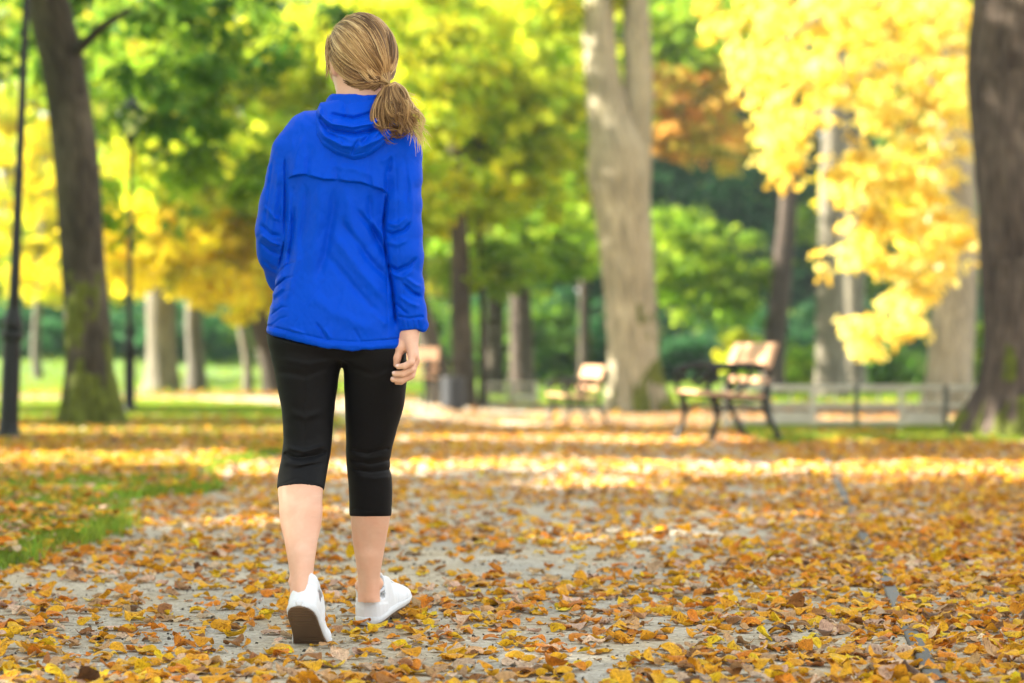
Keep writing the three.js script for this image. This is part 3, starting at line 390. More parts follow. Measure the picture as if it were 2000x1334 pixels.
// ---------------------------------------------------------------- surfaces from distance fields
function surface(f, lo, hi, cell, lip = 1.6) {
  const n = [0, 1, 2].map((k) => Math.ceil((hi[k] - lo[k]) / cell) + 1), [nx, ny, nz] = n, F = new Float32Array(nx * ny * nz), B = 4, far = B * cell * 1.75 * lip;
  for (let z = 0; z < nz; z += B) for (let y = 0; y < ny; y += B) for (let x = 0; x < nx; x += B) {
    const c = f(lo[0] + (x + B / 2) * cell, lo[1] + (y + B / 2) * cell, lo[2] + (z + B / 2) * cell), skip = Math.abs(c) > far;
    for (let k = z; k < Math.min(nz, z + B); k++) for (let j = y; j < Math.min(ny, y + B); j++) for (let i = x; i < Math.min(nx, x + B); i++) F[(k * ny + j) * nx + i] = skip ? c : f(lo[0] + i * cell, lo[1] + j * cell, lo[2] + k * cell);
  }
  const id = new Int32Array(nx * ny * nz).fill(-1), P = [], I = [], corner = [0, 1, nx, nx + 1, nx * ny, nx * ny + 1, nx * ny + nx, nx * ny + nx + 1];
  const edges = [[0, 1], [2, 3], [4, 5], [6, 7], [0, 2], [1, 3], [4, 6], [5, 7], [0, 4], [1, 5], [2, 6], [3, 7]];
  for (let z = 0; z < nz - 1; z++) for (let y = 0; y < ny - 1; y++) for (let x = 0; x < nx - 1; x++) {
    const q = (z * ny + y) * nx + x; let m = 0; for (let c = 0; c < 8; c++) if (F[q + corner[c]] < 0) m |= 1 << c;
    if (m === 0 || m === 255) continue;
    let sx = 0, sy = 0, sz = 0, k = 0;
    for (const [a, b] of edges) { if (((m >> a) & 1) === ((m >> b) & 1)) continue; const fa = F[q + corner[a]], fb = F[q + corner[b]], t = fa / (fa - fb); sx += lerp(a & 1, b & 1, t); sy += lerp((a >> 1) & 1, (b >> 1) & 1, t); sz += lerp(a >> 2, b >> 2, t); k++; }
    id[q] = P.length / 3; P.push(lo[0] + (x + sx / k) * cell, lo[1] + (y + sy / k) * cell, lo[2] + (z + sz / k) * cell);
  }
  const sx = 1, sy = nx, sz = nx * ny;
  const quad = (a, b, c, d, flip) => { if (a < 0 || b < 0 || c < 0 || d < 0) return; flip ? I.push(a, c, b, a, d, c) : I.push(a, b, c, a, c, d); };
  for (let z = 1; z < nz - 1; z++) for (let y = 1; y < ny - 1; y++) for (let x = 1; x < nx - 1; x++) {
    const q = (z * ny + y) * nx + x, s = F[q] < 0;
    if (s !== F[q + sx] < 0) quad(id[q - sy - sz], id[q - sz], id[q], id[q - sy], !s);
    if (s !== F[q + sy] < 0) quad(id[q - sx - sz], id[q - sx], id[q], id[q - sz], !s);
    if (s !== F[q + sz] < 0) quad(id[q - sx - sy], id[q - sy], id[q], id[q - sx], !s);
  }
  const N = new Float32Array(P.length), U = new Float32Array(P.length / 3 * 2), e = cell * 0.7;
  for (let i = 0; i < P.length; i += 3) { const x = P[i], y = P[i + 1], z = P[i + 2], a = f(x + e, y, z) - f(x - e, y, z), b = f(x, y + e, z) - f(x, y - e, z), c = f(x, y, z + e) - f(x, y, z - e), l = Math.hypot(a, b, c) || 1; N[i] = a / l; N[i + 1] = b / l; N[i + 2] = c / l; U[i / 3 * 2] = x + z * 0.5; U[i / 3 * 2 + 1] = y; }
  const g = new THREE.BufferGeometry(); g.setAttribute('position', new THREE.Float32BufferAttribute(P, 3)); g.setAttribute('normal', new THREE.BufferAttribute(N, 3)); g.setAttribute('uv', new THREE.BufferAttribute(U, 2)); g.setIndex(I); return g;
}
const smin = (a, b, k) => { const h = Math.max(k - Math.abs(a - b), 0) / k; return Math.min(a, b) - h * h * k * 0.25; }, smax = (a, b, k) => -smin(-a, -b, k);
function bone(a, b, ra, rb) {   // tapered capsule between two points
  const bx = b[0] - a[0], by = b[1] - a[1], bz = b[2] - a[2], l2 = bx * bx + by * by + bz * bz || 1e-9;
  return (x, y, z) => { const px = x - a[0], py = y - a[1], pz = z - a[2], t = clamp((px * bx + py * by + pz * bz) / l2, 0, 1), dx = px - bx * t, dy = py - by * t, dz = pz - bz * t; return Math.sqrt(dx * dx + dy * dy + dz * dz) - lerp(ra, rb, t); };
}
function chain(pts, k = 0.02) { const b = []; for (let i = 0; i + 1 < pts.length; i++) b.push(bone(pts[i], pts[i + 1], pts[i][3], pts[i + 1][3])); return (x, y, z) => { let d = b[0](x, y, z); for (let i = 1; i < b.length; i++) d = smin(d, b[i](x, y, z), k); return d; }; }
const ball = (c, r) => (x, y, z) => { const a = (x - c[0]) / r[0], b = (y - c[1]) / r[1], d = (z - c[2]) / r[2], l = Math.sqrt(a * a + b * b + d * d), m = Math.min(r[0], r[1], r[2]); return l < 1e-4 ? -m : (l - 1) * Math.min(m * (1 + 0.6 * l), m * 2.2) * 0.8; };
// upright form from rows [y, centre x, centre z, half width, half depth], smoothed between rows
function stack(rows, pow = 2) {
  const R = rows.slice().sort((a, b) => a[0] - b[0]), y0 = R[0][0], y1 = R[R.length - 1][0], step = 0.002, n = Math.ceil((y1 - y0) / step) + 1, T = new Float32Array(n * 4);
  for (let i = 0; i < n; i++) { const y = y0 + i * step; let k = 0; while (k < R.length - 2 && y > R[k + 1][0]) k++; const a = R[Math.max(0, k - 1)], b = R[k], c = R[k + 1], d = R[Math.min(R.length - 1, k + 2)], t = clamp((y - b[0]) / (c[0] - b[0]), 0, 1);
    for (let q = 0; q < 4; q++) { const m0 = (c[q + 1] - a[q + 1]) / ((c[0] - a[0]) || 1) * (c[0] - b[0]), m1 = (d[q + 1] - b[q + 1]) / ((d[0] - b[0]) || 1) * (c[0] - b[0]), t2 = t * t, t3 = t2 * t; T[i * 4 + q] = (2 * t3 - 3 * t2 + 1) * b[q + 1] + (t3 - 2 * t2 + t) * m0 + (-2 * t3 + 3 * t2) * c[q + 1] + (t3 - t2) * m1; } }
  return (x, y, z) => {
    const f = clamp((y - y0) / step, 0, n - 1.001), i = Math.floor(f), t = f - i, k = i * 4, cx = lerp(T[k], T[k + 4], t), cz = lerp(T[k + 1], T[k + 5], t), rx = lerp(T[k + 2], T[k + 6], t), rz = lerp(T[k + 3], T[k + 7], t);
    const a = Math.abs(x - cx) / rx, b = Math.abs(z - cz) / rz, l = pow === 2 ? Math.sqrt(a * a + b * b) : Math.pow(Math.pow(a, pow) + Math.pow(b, pow), 1 / pow), r = Math.min(rx, rz);
    let d = (l - 1) * (l > 1 ? r * 1.0 : r); const dy = y > y1 ? y - y1 : y < y0 ? y0 - y : 0;
    return dy > 0 ? (d > 0 ? Math.hypot(d, dy) : Math.max(d, dy)) : d;
  };
}
// ---------------------------------------------------------------- the walking woman
// P(px, py, lz): a photo pixel as a point in her own frame (x right, y up, z towards the camera), lz metres nearer than her middle
const WD = 6.5, WX = (670 - 1000) * WD / FOCAL;
const P = (px, py, lz = 0, ...rest) => { const d = WD - lz; return [(px - 1000) * d / FOCAL - WX, EYE - (py - HORIZON) * d / FOCAL, lz, ...rest]; };
const S = WD / FOCAL, woman = thing('person', 'woman walking away in blue hooded jacket, black cropped leggings and white trainers', 'person', [WX, 0, -WD]);
const rowOf = (py, l, r, lz, depth) => { const a = P(l, py, lz), b = P(r, py, lz); return [a[1], (a[0] + b[0]) / 2, lz, (b[0] - a[0]) / 2, depth]; };
// raised and sunken lines drawn in photo pixels: folds, seams, gathers
function reliefGrid(x0, y0, w, h, lines, extra, sharp = 0.72, strong = 1.1) {
  const n = w * h, G = new Float32Array(n);
  for (let [pts, width, amp, taper = 0.25] of lines) { width *= sharp; amp *= strong;
    const lens = [0]; for (let i = 1; i < pts.length; i++) lens.push(lens[i - 1] + Math.hypot(pts[i][0] - pts[i - 1][0], pts[i][1] - pts[i - 1][1])); const total = lens[lens.length - 1], m = width * 3;
    const xs = pts.map((p) => p[0]), ys = pts.map((p) => p[1]), xa = Math.max(0, Math.floor(Math.min(...xs) - m - x0)), xb = Math.min(w - 1, Math.ceil(Math.max(...xs) + m - x0)), ya = Math.max(0, Math.floor(Math.min(...ys) - m - y0)), yb = Math.min(h - 1, Math.ceil(Math.max(...ys) + m - y0));
    for (let y = ya; y <= yb; y++) for (let x = xa; x <= xb; x++) {
      let best = 1e9, s = 0;
      for (let i = 0; i + 1 < pts.length; i++) { const ax = pts[i][0] - x0, ay = pts[i][1] - y0, bx = pts[i + 1][0] - x0 - ax, by = pts[i + 1][1] - y0 - ay, t = clamp(((x - ax) * bx + (y - ay) * by) / (bx * bx + by * by), 0, 1), d = Math.hypot(x - ax - bx * t, y - ay - by * t); if (d < best) { best = d; s = lens[i] + t * (lens[i + 1] - lens[i]); } }
      const e = taper ? Math.min(1, s / total / taper, (total - s) / total / taper) : 1; G[y * w + x] += amp * Math.exp(-best * best / (width * width)) * sstep(Math.max(0, e));
    }
  }
  if (extra) for (let y = 0; y < h; y++) for (let x = 0; x < w; x++) G[y * w + x] += extra(x + x0, y + y0);
  return (px, py) => { const x = clamp(px - x0, 0, w - 1.01), y = clamp(py - y0, 0, h - 1.01), i = Math.floor(x), j = Math.floor(y), u = x - i, v = y - j, k = j * w + i; return lerp(lerp(G[k], G[k + 1], u), lerp(G[k + w], G[k + w + 1], u), v); };
}
const toPx = (x) => 670 + x / S, toPy = (y) => HORIZON - (y - EYE) / S;
// ---- hem line of the jacket
const hem = [[500, 646], [522, 650], [560, 664], [600, 673], [640, 680], [690, 685], [740, 683], [780, 679], [840, 676]];
const hemY = (px) => { let i = 0; while (i < hem.length - 2 && px > hem[i + 1][0]) i++; return P(0, lerp(hem[i][1], hem[i + 1][1], clamp((px - hem[i][0]) / (hem[i + 1][0] - hem[i][0]), 0, 1)))[1]; };
// ---- legs: one set of rows for the skin, the leggings a little outside it
const legRows = {
  left: [[640, 528, 662, 0, 0.10], [690, 532, 667, 0, 0.098], [740, 541, 659, -0.005, 0.088], [800, 552, 651, -0.01, 0.078], [850, 556, 647, -0.01, 0.068], [885, 553, 643, 0, 0.062], [920, 547, 637, 0.02, 0.06], [957, 543, 631, 0.045, 0.06], [1000, 548, 628, 0.085, 0.06], [1040, 553, 623, 0.12, 0.054], [1080, 560, 617, 0.15, 0.044], [1120, 566, 612, 0.172, 0.034], [1150, 567, 612, 0.186, 0.032], [1180, 567, 614, 0.19, 0.036]],
  right: [[640, 676, 784, 0, 0.10], [690, 672, 791, 0, 0.098], [740, 674, 792, -0.02, 0.088], [790, 676, 787, -0.045, 0.078], [830, 677, 776, -0.07, 0.07], [870, 678, 765, -0.09, 0.062], [905, 679, 760, -0.115, 0.058], [950, 683, 764, -0.14, 0.058], [1008, 685, 762, -0.17, 0.056], [1050, 688, 755, -0.195, 0.05], [1090, 694, 748, -0.215, 0.042], [1130, 699, 742, -0.238, 0.033], [1160, 699, 742, -0.25, 0.032], [1185, 699, 744, -0.25, 0.035]],
};
const legL = stack(legRows.left.map((r) => rowOf(...r)), 2.15), legR = stack(legRows.right.map((r) => rowOf(...r)), 2.15);
const hips = stack([[700, 560, 750, 0, 0.07], [670, 535, 786, 0, 0.115], [620, 533, 780, 0, 0.115], [540, 560, 752, 0, 0.095], [480, 570, 745, 0, 0.09]].map((r) => rowOf(...r)), 2.3);
const legs = (x, y, z) => smin(smin(legL(x, y, z), legR(x, y, z), 0.012), hips(x, y, z), 0.03);
{
  const fold = reliefGrid(500, 640, 320, 400, [
    [[[552, 884], [585, 893], [620, 888], [642, 880]], 4, -0.004, 0.1], [[[556, 872], [600, 880], [640, 868]], 5, 0.003, 0.15], [[[550, 900], [590, 905], [630, 900]], 6, 0.0035, 0.2], [[[575, 915], [610, 906], [638, 902]], 3, -0.0028],
    [[[680, 880], [715, 886], [760, 876]], 4, -0.0028, 0.1], [[[680, 900], [720, 908], [760, 900]], 4, -0.0026, 0.1], [[[681, 918], [720, 924], [762, 920]], 3.5, -0.0028, 0.1], [[[682, 892], [720, 897], [758, 890]], 4, 0.0022], [[[684, 932], [730, 938], [764, 934]], 5, 0.002],
    [[[560, 800], [600, 815], [640, 800]], 8, 0.0015], [[[540, 720], [600, 735], [655, 715]], 7, -0.0016], [[[545, 700], [610, 712], [660, 700]], 6, 0.0016], [[[680, 715], [730, 730], [785, 712]], 7, -0.0014],
    [[[548, 945], [585, 930], [628, 946]], 1.5, -0.001, 0], [[[684, 998], [720, 1002], [763, 998]], 1.5, -0.001, 0], [[[601, 700], [598, 800], [596, 900]], 1.6, -0.0008]],
    (px, py) => 0.0014 * fbm(px * 0.03, py * 0.05, 3, 3), 0.85, 1.7);
  const hemL = P(585, 944, 0.05)[1], hemR = P(722, 1008, -0.17)[1];
  const f = (x, y, z) => {
    let l = legL(x, y, z) - 0.003, r = legR(x, y, z) - 0.003;
    const n = fold(toPx(x * WD / (WD - z)), toPy(y)) * (z > -0.1 ? 1 : 0.7);
    l = smax(l, hemL + (z - 0.10) * 0.30 - y, 0.004); r = smax(r, hemR - y + (z + 0.17) * 0.05, 0.004);
    const hy = hemY(toPx(x)), tuck = 0.03 * smooth(hy - 0.004, hy + 0.022, y); return smax(smin(smin(l, r, 0.012), hips(x, y, z) - 0.003, 0.03) - n + tuck, y - P(0, 560)[1], 0.005);
  };
  mesh('leggings', surface(f, [-0.21, 0.3, -0.26], [0.2, 0.97, 0.16], 0.004), phys({ color: lin(0.0032, 0.0034, 0.0048), roughness: 0.6, specularIntensity: 0.35 }), woman);
}
// ---- jacket
const backZ = 0.0;
const torso = stack([[196, 640, 752, -0.01, 0.062], [214, 628, 756, -0.005, 0.068], [232, 604, 772, 0, 0.078], [250, 580, 792, 0.0, 0.088], [275, 566, 800, 0.0, 0.098], [310, 560, 790, 0.002, 0.106], [350, 557, 776, 0.004, 0.11], [400, 558, 766, 0.002, 0.108], [450, 557, 762, 0, 0.106], [500, 550, 776, 0, 0.11], [560, 536, 782, 0, 0.122], [610, 528, 786, 0.002, 0.132], [650, 522, 792, 0.003, 0.136], [700, 524, 792, 0.003, 0.136]].map((r) => rowOf(...r)), 2.35);
const sleeveL = chain([P(603, 262, 0, 0.062), P(577, 300, 0, 0.058), P(563, 345, 0.0, 0.053), P(551, 400, -0.01, 0.055), P(545, 450, -0.02, 0.058), P(547, 492, -0.05, 0.056), P(560, 535, -0.11, 0.051), P(574, 580, -0.18, 0.043)], 0.03);
const sleeveR = chain([P(765, 268, 0.0, 0.06), P(780, 305, 0.01, 0.057), P(785, 350, 0.025, 0.052), P(785, 400, 0.035, 0.051), P(784, 450, 0.04, 0.052), P(788, 500, 0.045, 0.049), P(795, 560, 0.05, 0.0405), P(800, 605, 0.055, 0.039), P(802, 628, 0.055, 0.037), P(802, 641, 0.055, 0.033)], 0.02);
const jacketFolds = reliefGrid(480, 170, 380, 540, [
  // body of the jacket
  [[[655, 358], [650, 420], [634, 500], [615, 560]], 11, -0.008], [[[676, 356], [684, 430], [706, 520]], 15, 0.006], [[[600, 350], [597, 420], [580, 510]], 9, -0.006], [[[626, 350], [622, 430], [600, 540]], 14, 0.006], [[[721, 366], [722, 420], [738, 490]], 9, -0.006],
  [[[640, 440], [700, 525], [768, 600]], 15, 0.007], [[[662, 425], [722, 508], [768, 556]], 10, -0.008], [[[690, 400], [735, 462], [760, 515]], 8, -0.006], [[[706, 410], [742, 450], [758, 485]], 7, 0.004], [[[625, 480], [690, 560], [760, 640]], 10, -0.005], [[[590, 560], [650, 610], [740, 650]], 16, 0.004],
  [[[566, 360], [564, 430], [552, 500]], 6, 0.005], [[[575, 400], [572, 460], [560, 530]], 5, -0.005], [[[590, 440], [578, 520], [556, 600]], 9, 0.005],
  [[[536, 540], [560, 518], [585, 508]], 4, -0.0028], [[[533, 565], [556, 545], [578, 538]], 3, -0.0035], [[[530, 592], [556, 570], [574, 565]], 4.5, -0.0022], [[[527, 618], [550, 600], [566, 600]], 3, -0.003], [[[524, 640], [548, 622], [566, 618]], 3.5, -0.0022], [[[534, 552], [558, 532]], 6, 0.002], [[[530, 580], [556, 558]], 5, 0.0025], [[[527, 606], [552, 585]], 6, 0.0018],
  [[[614, 628], [628, 645], [640, 668]], 4, -0.005], [[[632, 640], [648, 664]], 5, 0.0035], [[[690, 640], [705, 668]], 4, -0.003], [[[720, 600], [760, 640]], 8, 0.004], [[[560, 640], [600, 655]], 5, 0.003],
  [[[524, 636], [570, 648], [640, 664], [700, 668], [778, 662]], 1.7, -0.0032, 0], [[[526, 646], [580, 658], [650, 674], [720, 677], [778, 672]], 5, 0.0014, 0],
  [[[757, 380], [753, 440], [755, 520], [757, 600], [757, 664]], 1.4, -0.002, 0.03], [[[757, 372], [750, 430], [752, 480], [766, 560], [774, 640]], 3.4, -0.007, 0.08], [[[556, 300], [557, 380], [556, 470], [544, 530]], 2.6, -0.006, 0.1],
  [[[595, 262], [580, 300], [572, 336]], 7, 0.004], [[[612, 280], [600, 330]], 8, -0.003], [[[630, 320], [690, 330], [745, 348]], 9, 0.003], [[[765, 300], [758, 340]], 5, -0.004], [[[740, 318], [770, 300]], 7, 0.003],
  // right sleeve
  [[[772, 300], [776, 400], [777, 470], [784, 550], [795, 628]], 1.4, -0.0018, 0.02], [[[748, 448], [766, 458], [790, 450], [806, 430]], 5, -0.008], [[[750, 434], [775, 440], [800, 420]], 6, 0.005], [[[750, 470], [775, 478], [800, 466]], 7, 0.005], [[[752, 515], [775, 528], [800, 518], [818, 500]], 5, -0.007], [[[756, 532], [785, 542], [812, 525]], 6, 0.005],
  [[[784, 552], [806, 572], [826, 582]], 4.5, -0.008], [[[790, 540], [812, 556], [824, 560]], 5, 0.005], [[[776, 575], [800, 592], [824, 600]], 6, 0.005], [[[770, 590], [788, 608], [800, 615]], 4, -0.005], [[[800, 330], [806, 400], [800, 450]], 6, 0.003], [[[790, 300], [796, 360], [792, 420]], 5, -0.003],
  [[[776, 618], [800, 622], [828, 618]], 3, -0.004, 0.05], [[[784, 622], [786, 640]], 2, -0.003, 0.1], [[[794, 624], [796, 642]], 2, -0.003, 0.1], [[[806, 624], [808, 642]], 2, -0.003, 0.1], [[[816, 624], [818, 640]], 2, -0.003, 0.1],
  // left sleeve
  [[[535, 300], [524, 380], [516, 450]], 4, -0.0035], [[[545, 320], [536, 400], [530, 470]], 5, 0.0035], [[[506, 436], [530, 458], [552, 462]], 5, -0.006], [[[505, 470], [528, 490], [552, 500]], 5, -0.006], [[[504, 454], [530, 474], [552, 480]], 5, 0.005], [[[510, 505], [530, 524], [545, 530]], 5, -0.005], [[[514, 400], [535, 425], [552, 432]], 5, 0.004], [[[552, 340], [545, 400], [548, 450]], 3, -0.003],
], (px, py) => {
  // the back yoke ends in a loose flap over the vent
  const e = [[560, 349], [570, 344], [592, 340], [612, 345], [632, 350], [660, 351], [680, 354], [705, 356], [728, 364], [745, 369], [757, 377]]; let v = 0;
  if (px > 560 && px < 757) { let i = 0; while (px > e[i + 1][0]) i++; const y = lerp(e[i][1], e[i + 1][1], (px - e[i][0]) / (e[i + 1][0] - e[i][0])), up = y - py, side = smooth(560, 572, px) * smooth(757, 748, px), tack = 1 - 0.65 * (Math.exp(-Math.pow((px - 600) / 5, 2)) + Math.exp(-Math.pow((px - 658) / 6, 2)) + Math.exp(-Math.pow((px - 722) / 5, 2))); v = 0.0105 * side * tack * (up > 0 ? Math.exp(-up / 42) : Math.exp(up * 1.3)); }
  return v + 0.0032 * fbm(px * 0.022, py * 0.011, 5, 2) + 0.0022 * fbm(px * 0.06 + py * 0.02, py * 0.035, 8, 2) + 0.0011 * fbm(px * 0.16, py * 0.11, 2, 2) - 0.0016 * Math.pow(1 - Math.abs(noise3(px * 0.016 + py * 0.010 + 3, py * 0.0065 - px * 0.005, 7)), 12);
});
{
  const collar = stack([[178, 646, 752, 0.004, 0.068], [200, 640, 756, 0.002, 0.072], [225, 628, 764, 0.0, 0.08]].map((r) => rowOf(...r))), inside = stack([[150, 654, 744, 0.004, 0.056], [205, 652, 744, 0.002, 0.058], [225, 650, 746, 0.0, 0.058]].map((r) => rowOf(...r)));
  const knot = chain([P(816, 640, 0.065, 0.009), P(828, 634, 0.06, 0.010), P(826, 642, 0.066, 0.009)], 0.01), collarY = (x, z) => P(0, 188)[1] - 0.10 * Math.max(0, -z) - 0.004 * Math.sin(toPx(x) * 0.045 + 1);
  const f = (x, y, z) => {
    const k = WD / (WD - z), px = toPx((x + WX) * k - WX), py = HORIZON - (y - EYE) * k / S;
    let t = torso(x, y, z); t = smax(t, hemY(px) - y, 0.008);
    t = smin(t, sleeveL(x, y, z), 0.022); let r = smax(sleeveR(x, y, z), P(0, 645)[1] - y, 0.006); r = smin(r, knot(x, y, z), 0.006); t = smin(t, r, 0.014);
    t = smin(t, smax(collar(x, y, z), y - collarY(x, z), 0.006), 0.02);
    t -= 1.25 * jacketFolds(px, py) * (z > 0.03 ? 1 : z < -0.03 ? 0.3 : lerp(0.3, 1, (z + 0.03) / 0.06));
    return y > P(0, 240)[1] ? smax(t, -inside(x, y, z), 0.004) : t;
  };
  mesh('jacket', surface(f, [-0.245, 0.75, -0.26], [0.235, 1.475, 0.165], 0.0036), phys({ color: lin(0.0002, 0.060, 0.56), roughness: 0.45, specularIntensity: 0.1, bumpMap: tex(256, (u, v) => { const s = 0.5 + 0.25 * Math.sin(u * 6.2832 * 64) * Math.sin(v * 6.2832 * 64) + 0.2 * tileNoise(u * 20, v * 20, 20, 900); return [s, s, s]; }), bumpScale: 0.0004}), woman);
}
// ---- hood lying on the back
{
  const poly = [[622, 196], [614, 214], [611, 236], [617, 262], [632, 286], [658, 302], [690, 313], [712, 309], [736, 294], [758, 272], [776, 252], [786, 238], [772, 222], [750, 205], [742, 190], [690, 186]].map(([a, b]) => P(a, b, 0.1).slice(0, 2));
  const d2 = (x, y) => { let d = 1e9, s = 1; for (let i = 0, j = poly.length - 1; i < poly.length; j = i++) { const ex = poly[j][0] - poly[i][0], ey = poly[j][1] - poly[i][1], wx = x - poly[i][0], wy = y - poly[i][1], t = clamp((wx * ex + wy * ey) / (ex * ex + ey * ey), 0, 1); d = Math.min(d, Math.hypot(wx - ex * t, wy - ey * t)); const c1 = y >= poly[i][1], c2 = y < poly[j][1], c3 = ex * wy > ey * wx; if ((c1 && c2 && c3) || (!c1 && !c2 && !c3)) s = -s; } return s * d; };
  const W = 190, H = 150, ox = -0.10, oy = 1.25, st = 0.0016, G = new Float32Array(W * H); for (let j = 0; j < H; j++) for (let i = 0; i < W; i++) G[j * W + i] = d2(ox + i * st, oy + j * st);
  const at2 = (x, y) => { const a = clamp((x - ox) / st, 0, W - 1.01), b = clamp((y - oy) / st, 0, H - 1.01), i = Math.floor(a), j = Math.floor(b), u = a - i, v = b - j, k = j * W + i; return lerp(lerp(G[k], G[k + 1], u), lerp(G[k + W], G[k + W + 1], u), v); };
  const rel = reliefGrid(590, 170, 220, 160, [
    [[[620, 205], [626, 226], [648, 241], [690, 247], [728, 240], [752, 224]], 6.5, 0.012, 0.06], [[[622, 222], [632, 243], [655, 256], [695, 262], [738, 252], [766, 232]], 5, -0.012, 0.06], [[[640, 222], [690, 232], [740, 216]], 6, -0.009, 0.12],
    [[[620, 246], [634, 266], [668, 284], [700, 288]], 6, 0.008], [[[628, 236], [644, 262], [680, 276]], 4, -0.006], [[[700, 290], [740, 272], [772, 246]], 6, 0.008], [[[704, 268], [690, 290], [688, 306]], 5, -0.006], [[[728, 245], [716, 270], [700, 284]], 6, -0.006], [[[745, 240], [736, 262], [716, 282]], 5, 0.006], [[[655, 262], [672, 280]], 4, 0.005], [[[672, 200], [676, 222], [668, 240]], 5, -0.003], [[[726, 200], [728, 222]], 5, -0.003],
    [[[617, 240], [628, 272], [660, 293], [690, 303], [720, 295], [756, 266]], 1.3, -0.0022, 0.05]], (px, py) => 0.003 * fbm(px * 0.05, py * 0.05, 11, 3));
  const base = (y) => lerp(0.112, 0.056, smooth(P(0, 300)[1], P(0, 205)[1], y));
  const f = (x, y, z) => { const k = WD / (WD - z), px = toPx((x + WX) * k - WX), py = HORIZON - (y - EYE) * k / S, e = -at2(x, y), side = Math.pow((x - P(693, 0, 0.1)[0]) / 0.12, 2) * 0.022; if (e <= 0) return Math.hypot(e, Math.max(0, Math.abs(z - base(y) + side) - 0.012)) + 0.0001; const b = 0.034 * Math.sqrt(Math.min(1, e / 0.045)); return (Math.abs(z - base(y) + side) - b - (z > base(y) - side ? 1.3 * rel(px, py) * Math.min(1, e / 0.012) : 0)) * 0.62; };
  mesh('hood', surface(f, [-0.1, 1.26, -0.02], [0.2, 1.47, 0.165], 0.0028, 2.4), woman.children.find((c) => c.name === 'jacket').material, woman);
}
// ---- head, neck, arms and hands with the legs as one skin
const hemYL = P(585, 944, 0.05)[1], hemYR = P(722, 1008, -0.17)[1];
const headC = P(704, 116, -0.02), yaw = 0.5, cy = Math.cos(yaw), sy = Math.sin(yaw);
const toHead = (x, y, z) => { const a = x - headC[0], b = y - headC[1], c = z - headC[2]; return [a * cy - c * sy, b, a * sy + c * cy]; };       // face looks along -z of the head
const fromHead = (x, y, z) => [headC[0] + x * cy + z * sy, headC[1] + y, headC[2] - x * sy + z * cy];
const skinTex = tex(512, (u, v) => { let s = 0; for (const [p, w, k] of [[5, 0.5, 1], [14, 0.5, 2], [48, 0.35, 3], [150, 0.3, 4]]) s += w * tileNoise(u * p, v * p, p, k + 970); const r = 0.5 * tileNoise(u * 7, v * 7, 7, 981) + 0.5 * tileNoise(u * 19, v * 19, 19, 982); return [0.955 + 0.02 * s, 0.93 + 0.03 * s - 0.035 * r, 0.925 + 0.03 * s - 0.045 * r]; }, true); skinTex.repeat.set(3, 3);
const skin = phys({ color: lin(0.80, 0.50, 0.36), map: skinTex, bumpMap: skinTex, bumpScale: 0.0012, roughness: 0.48, specularIntensity: 0.5 });
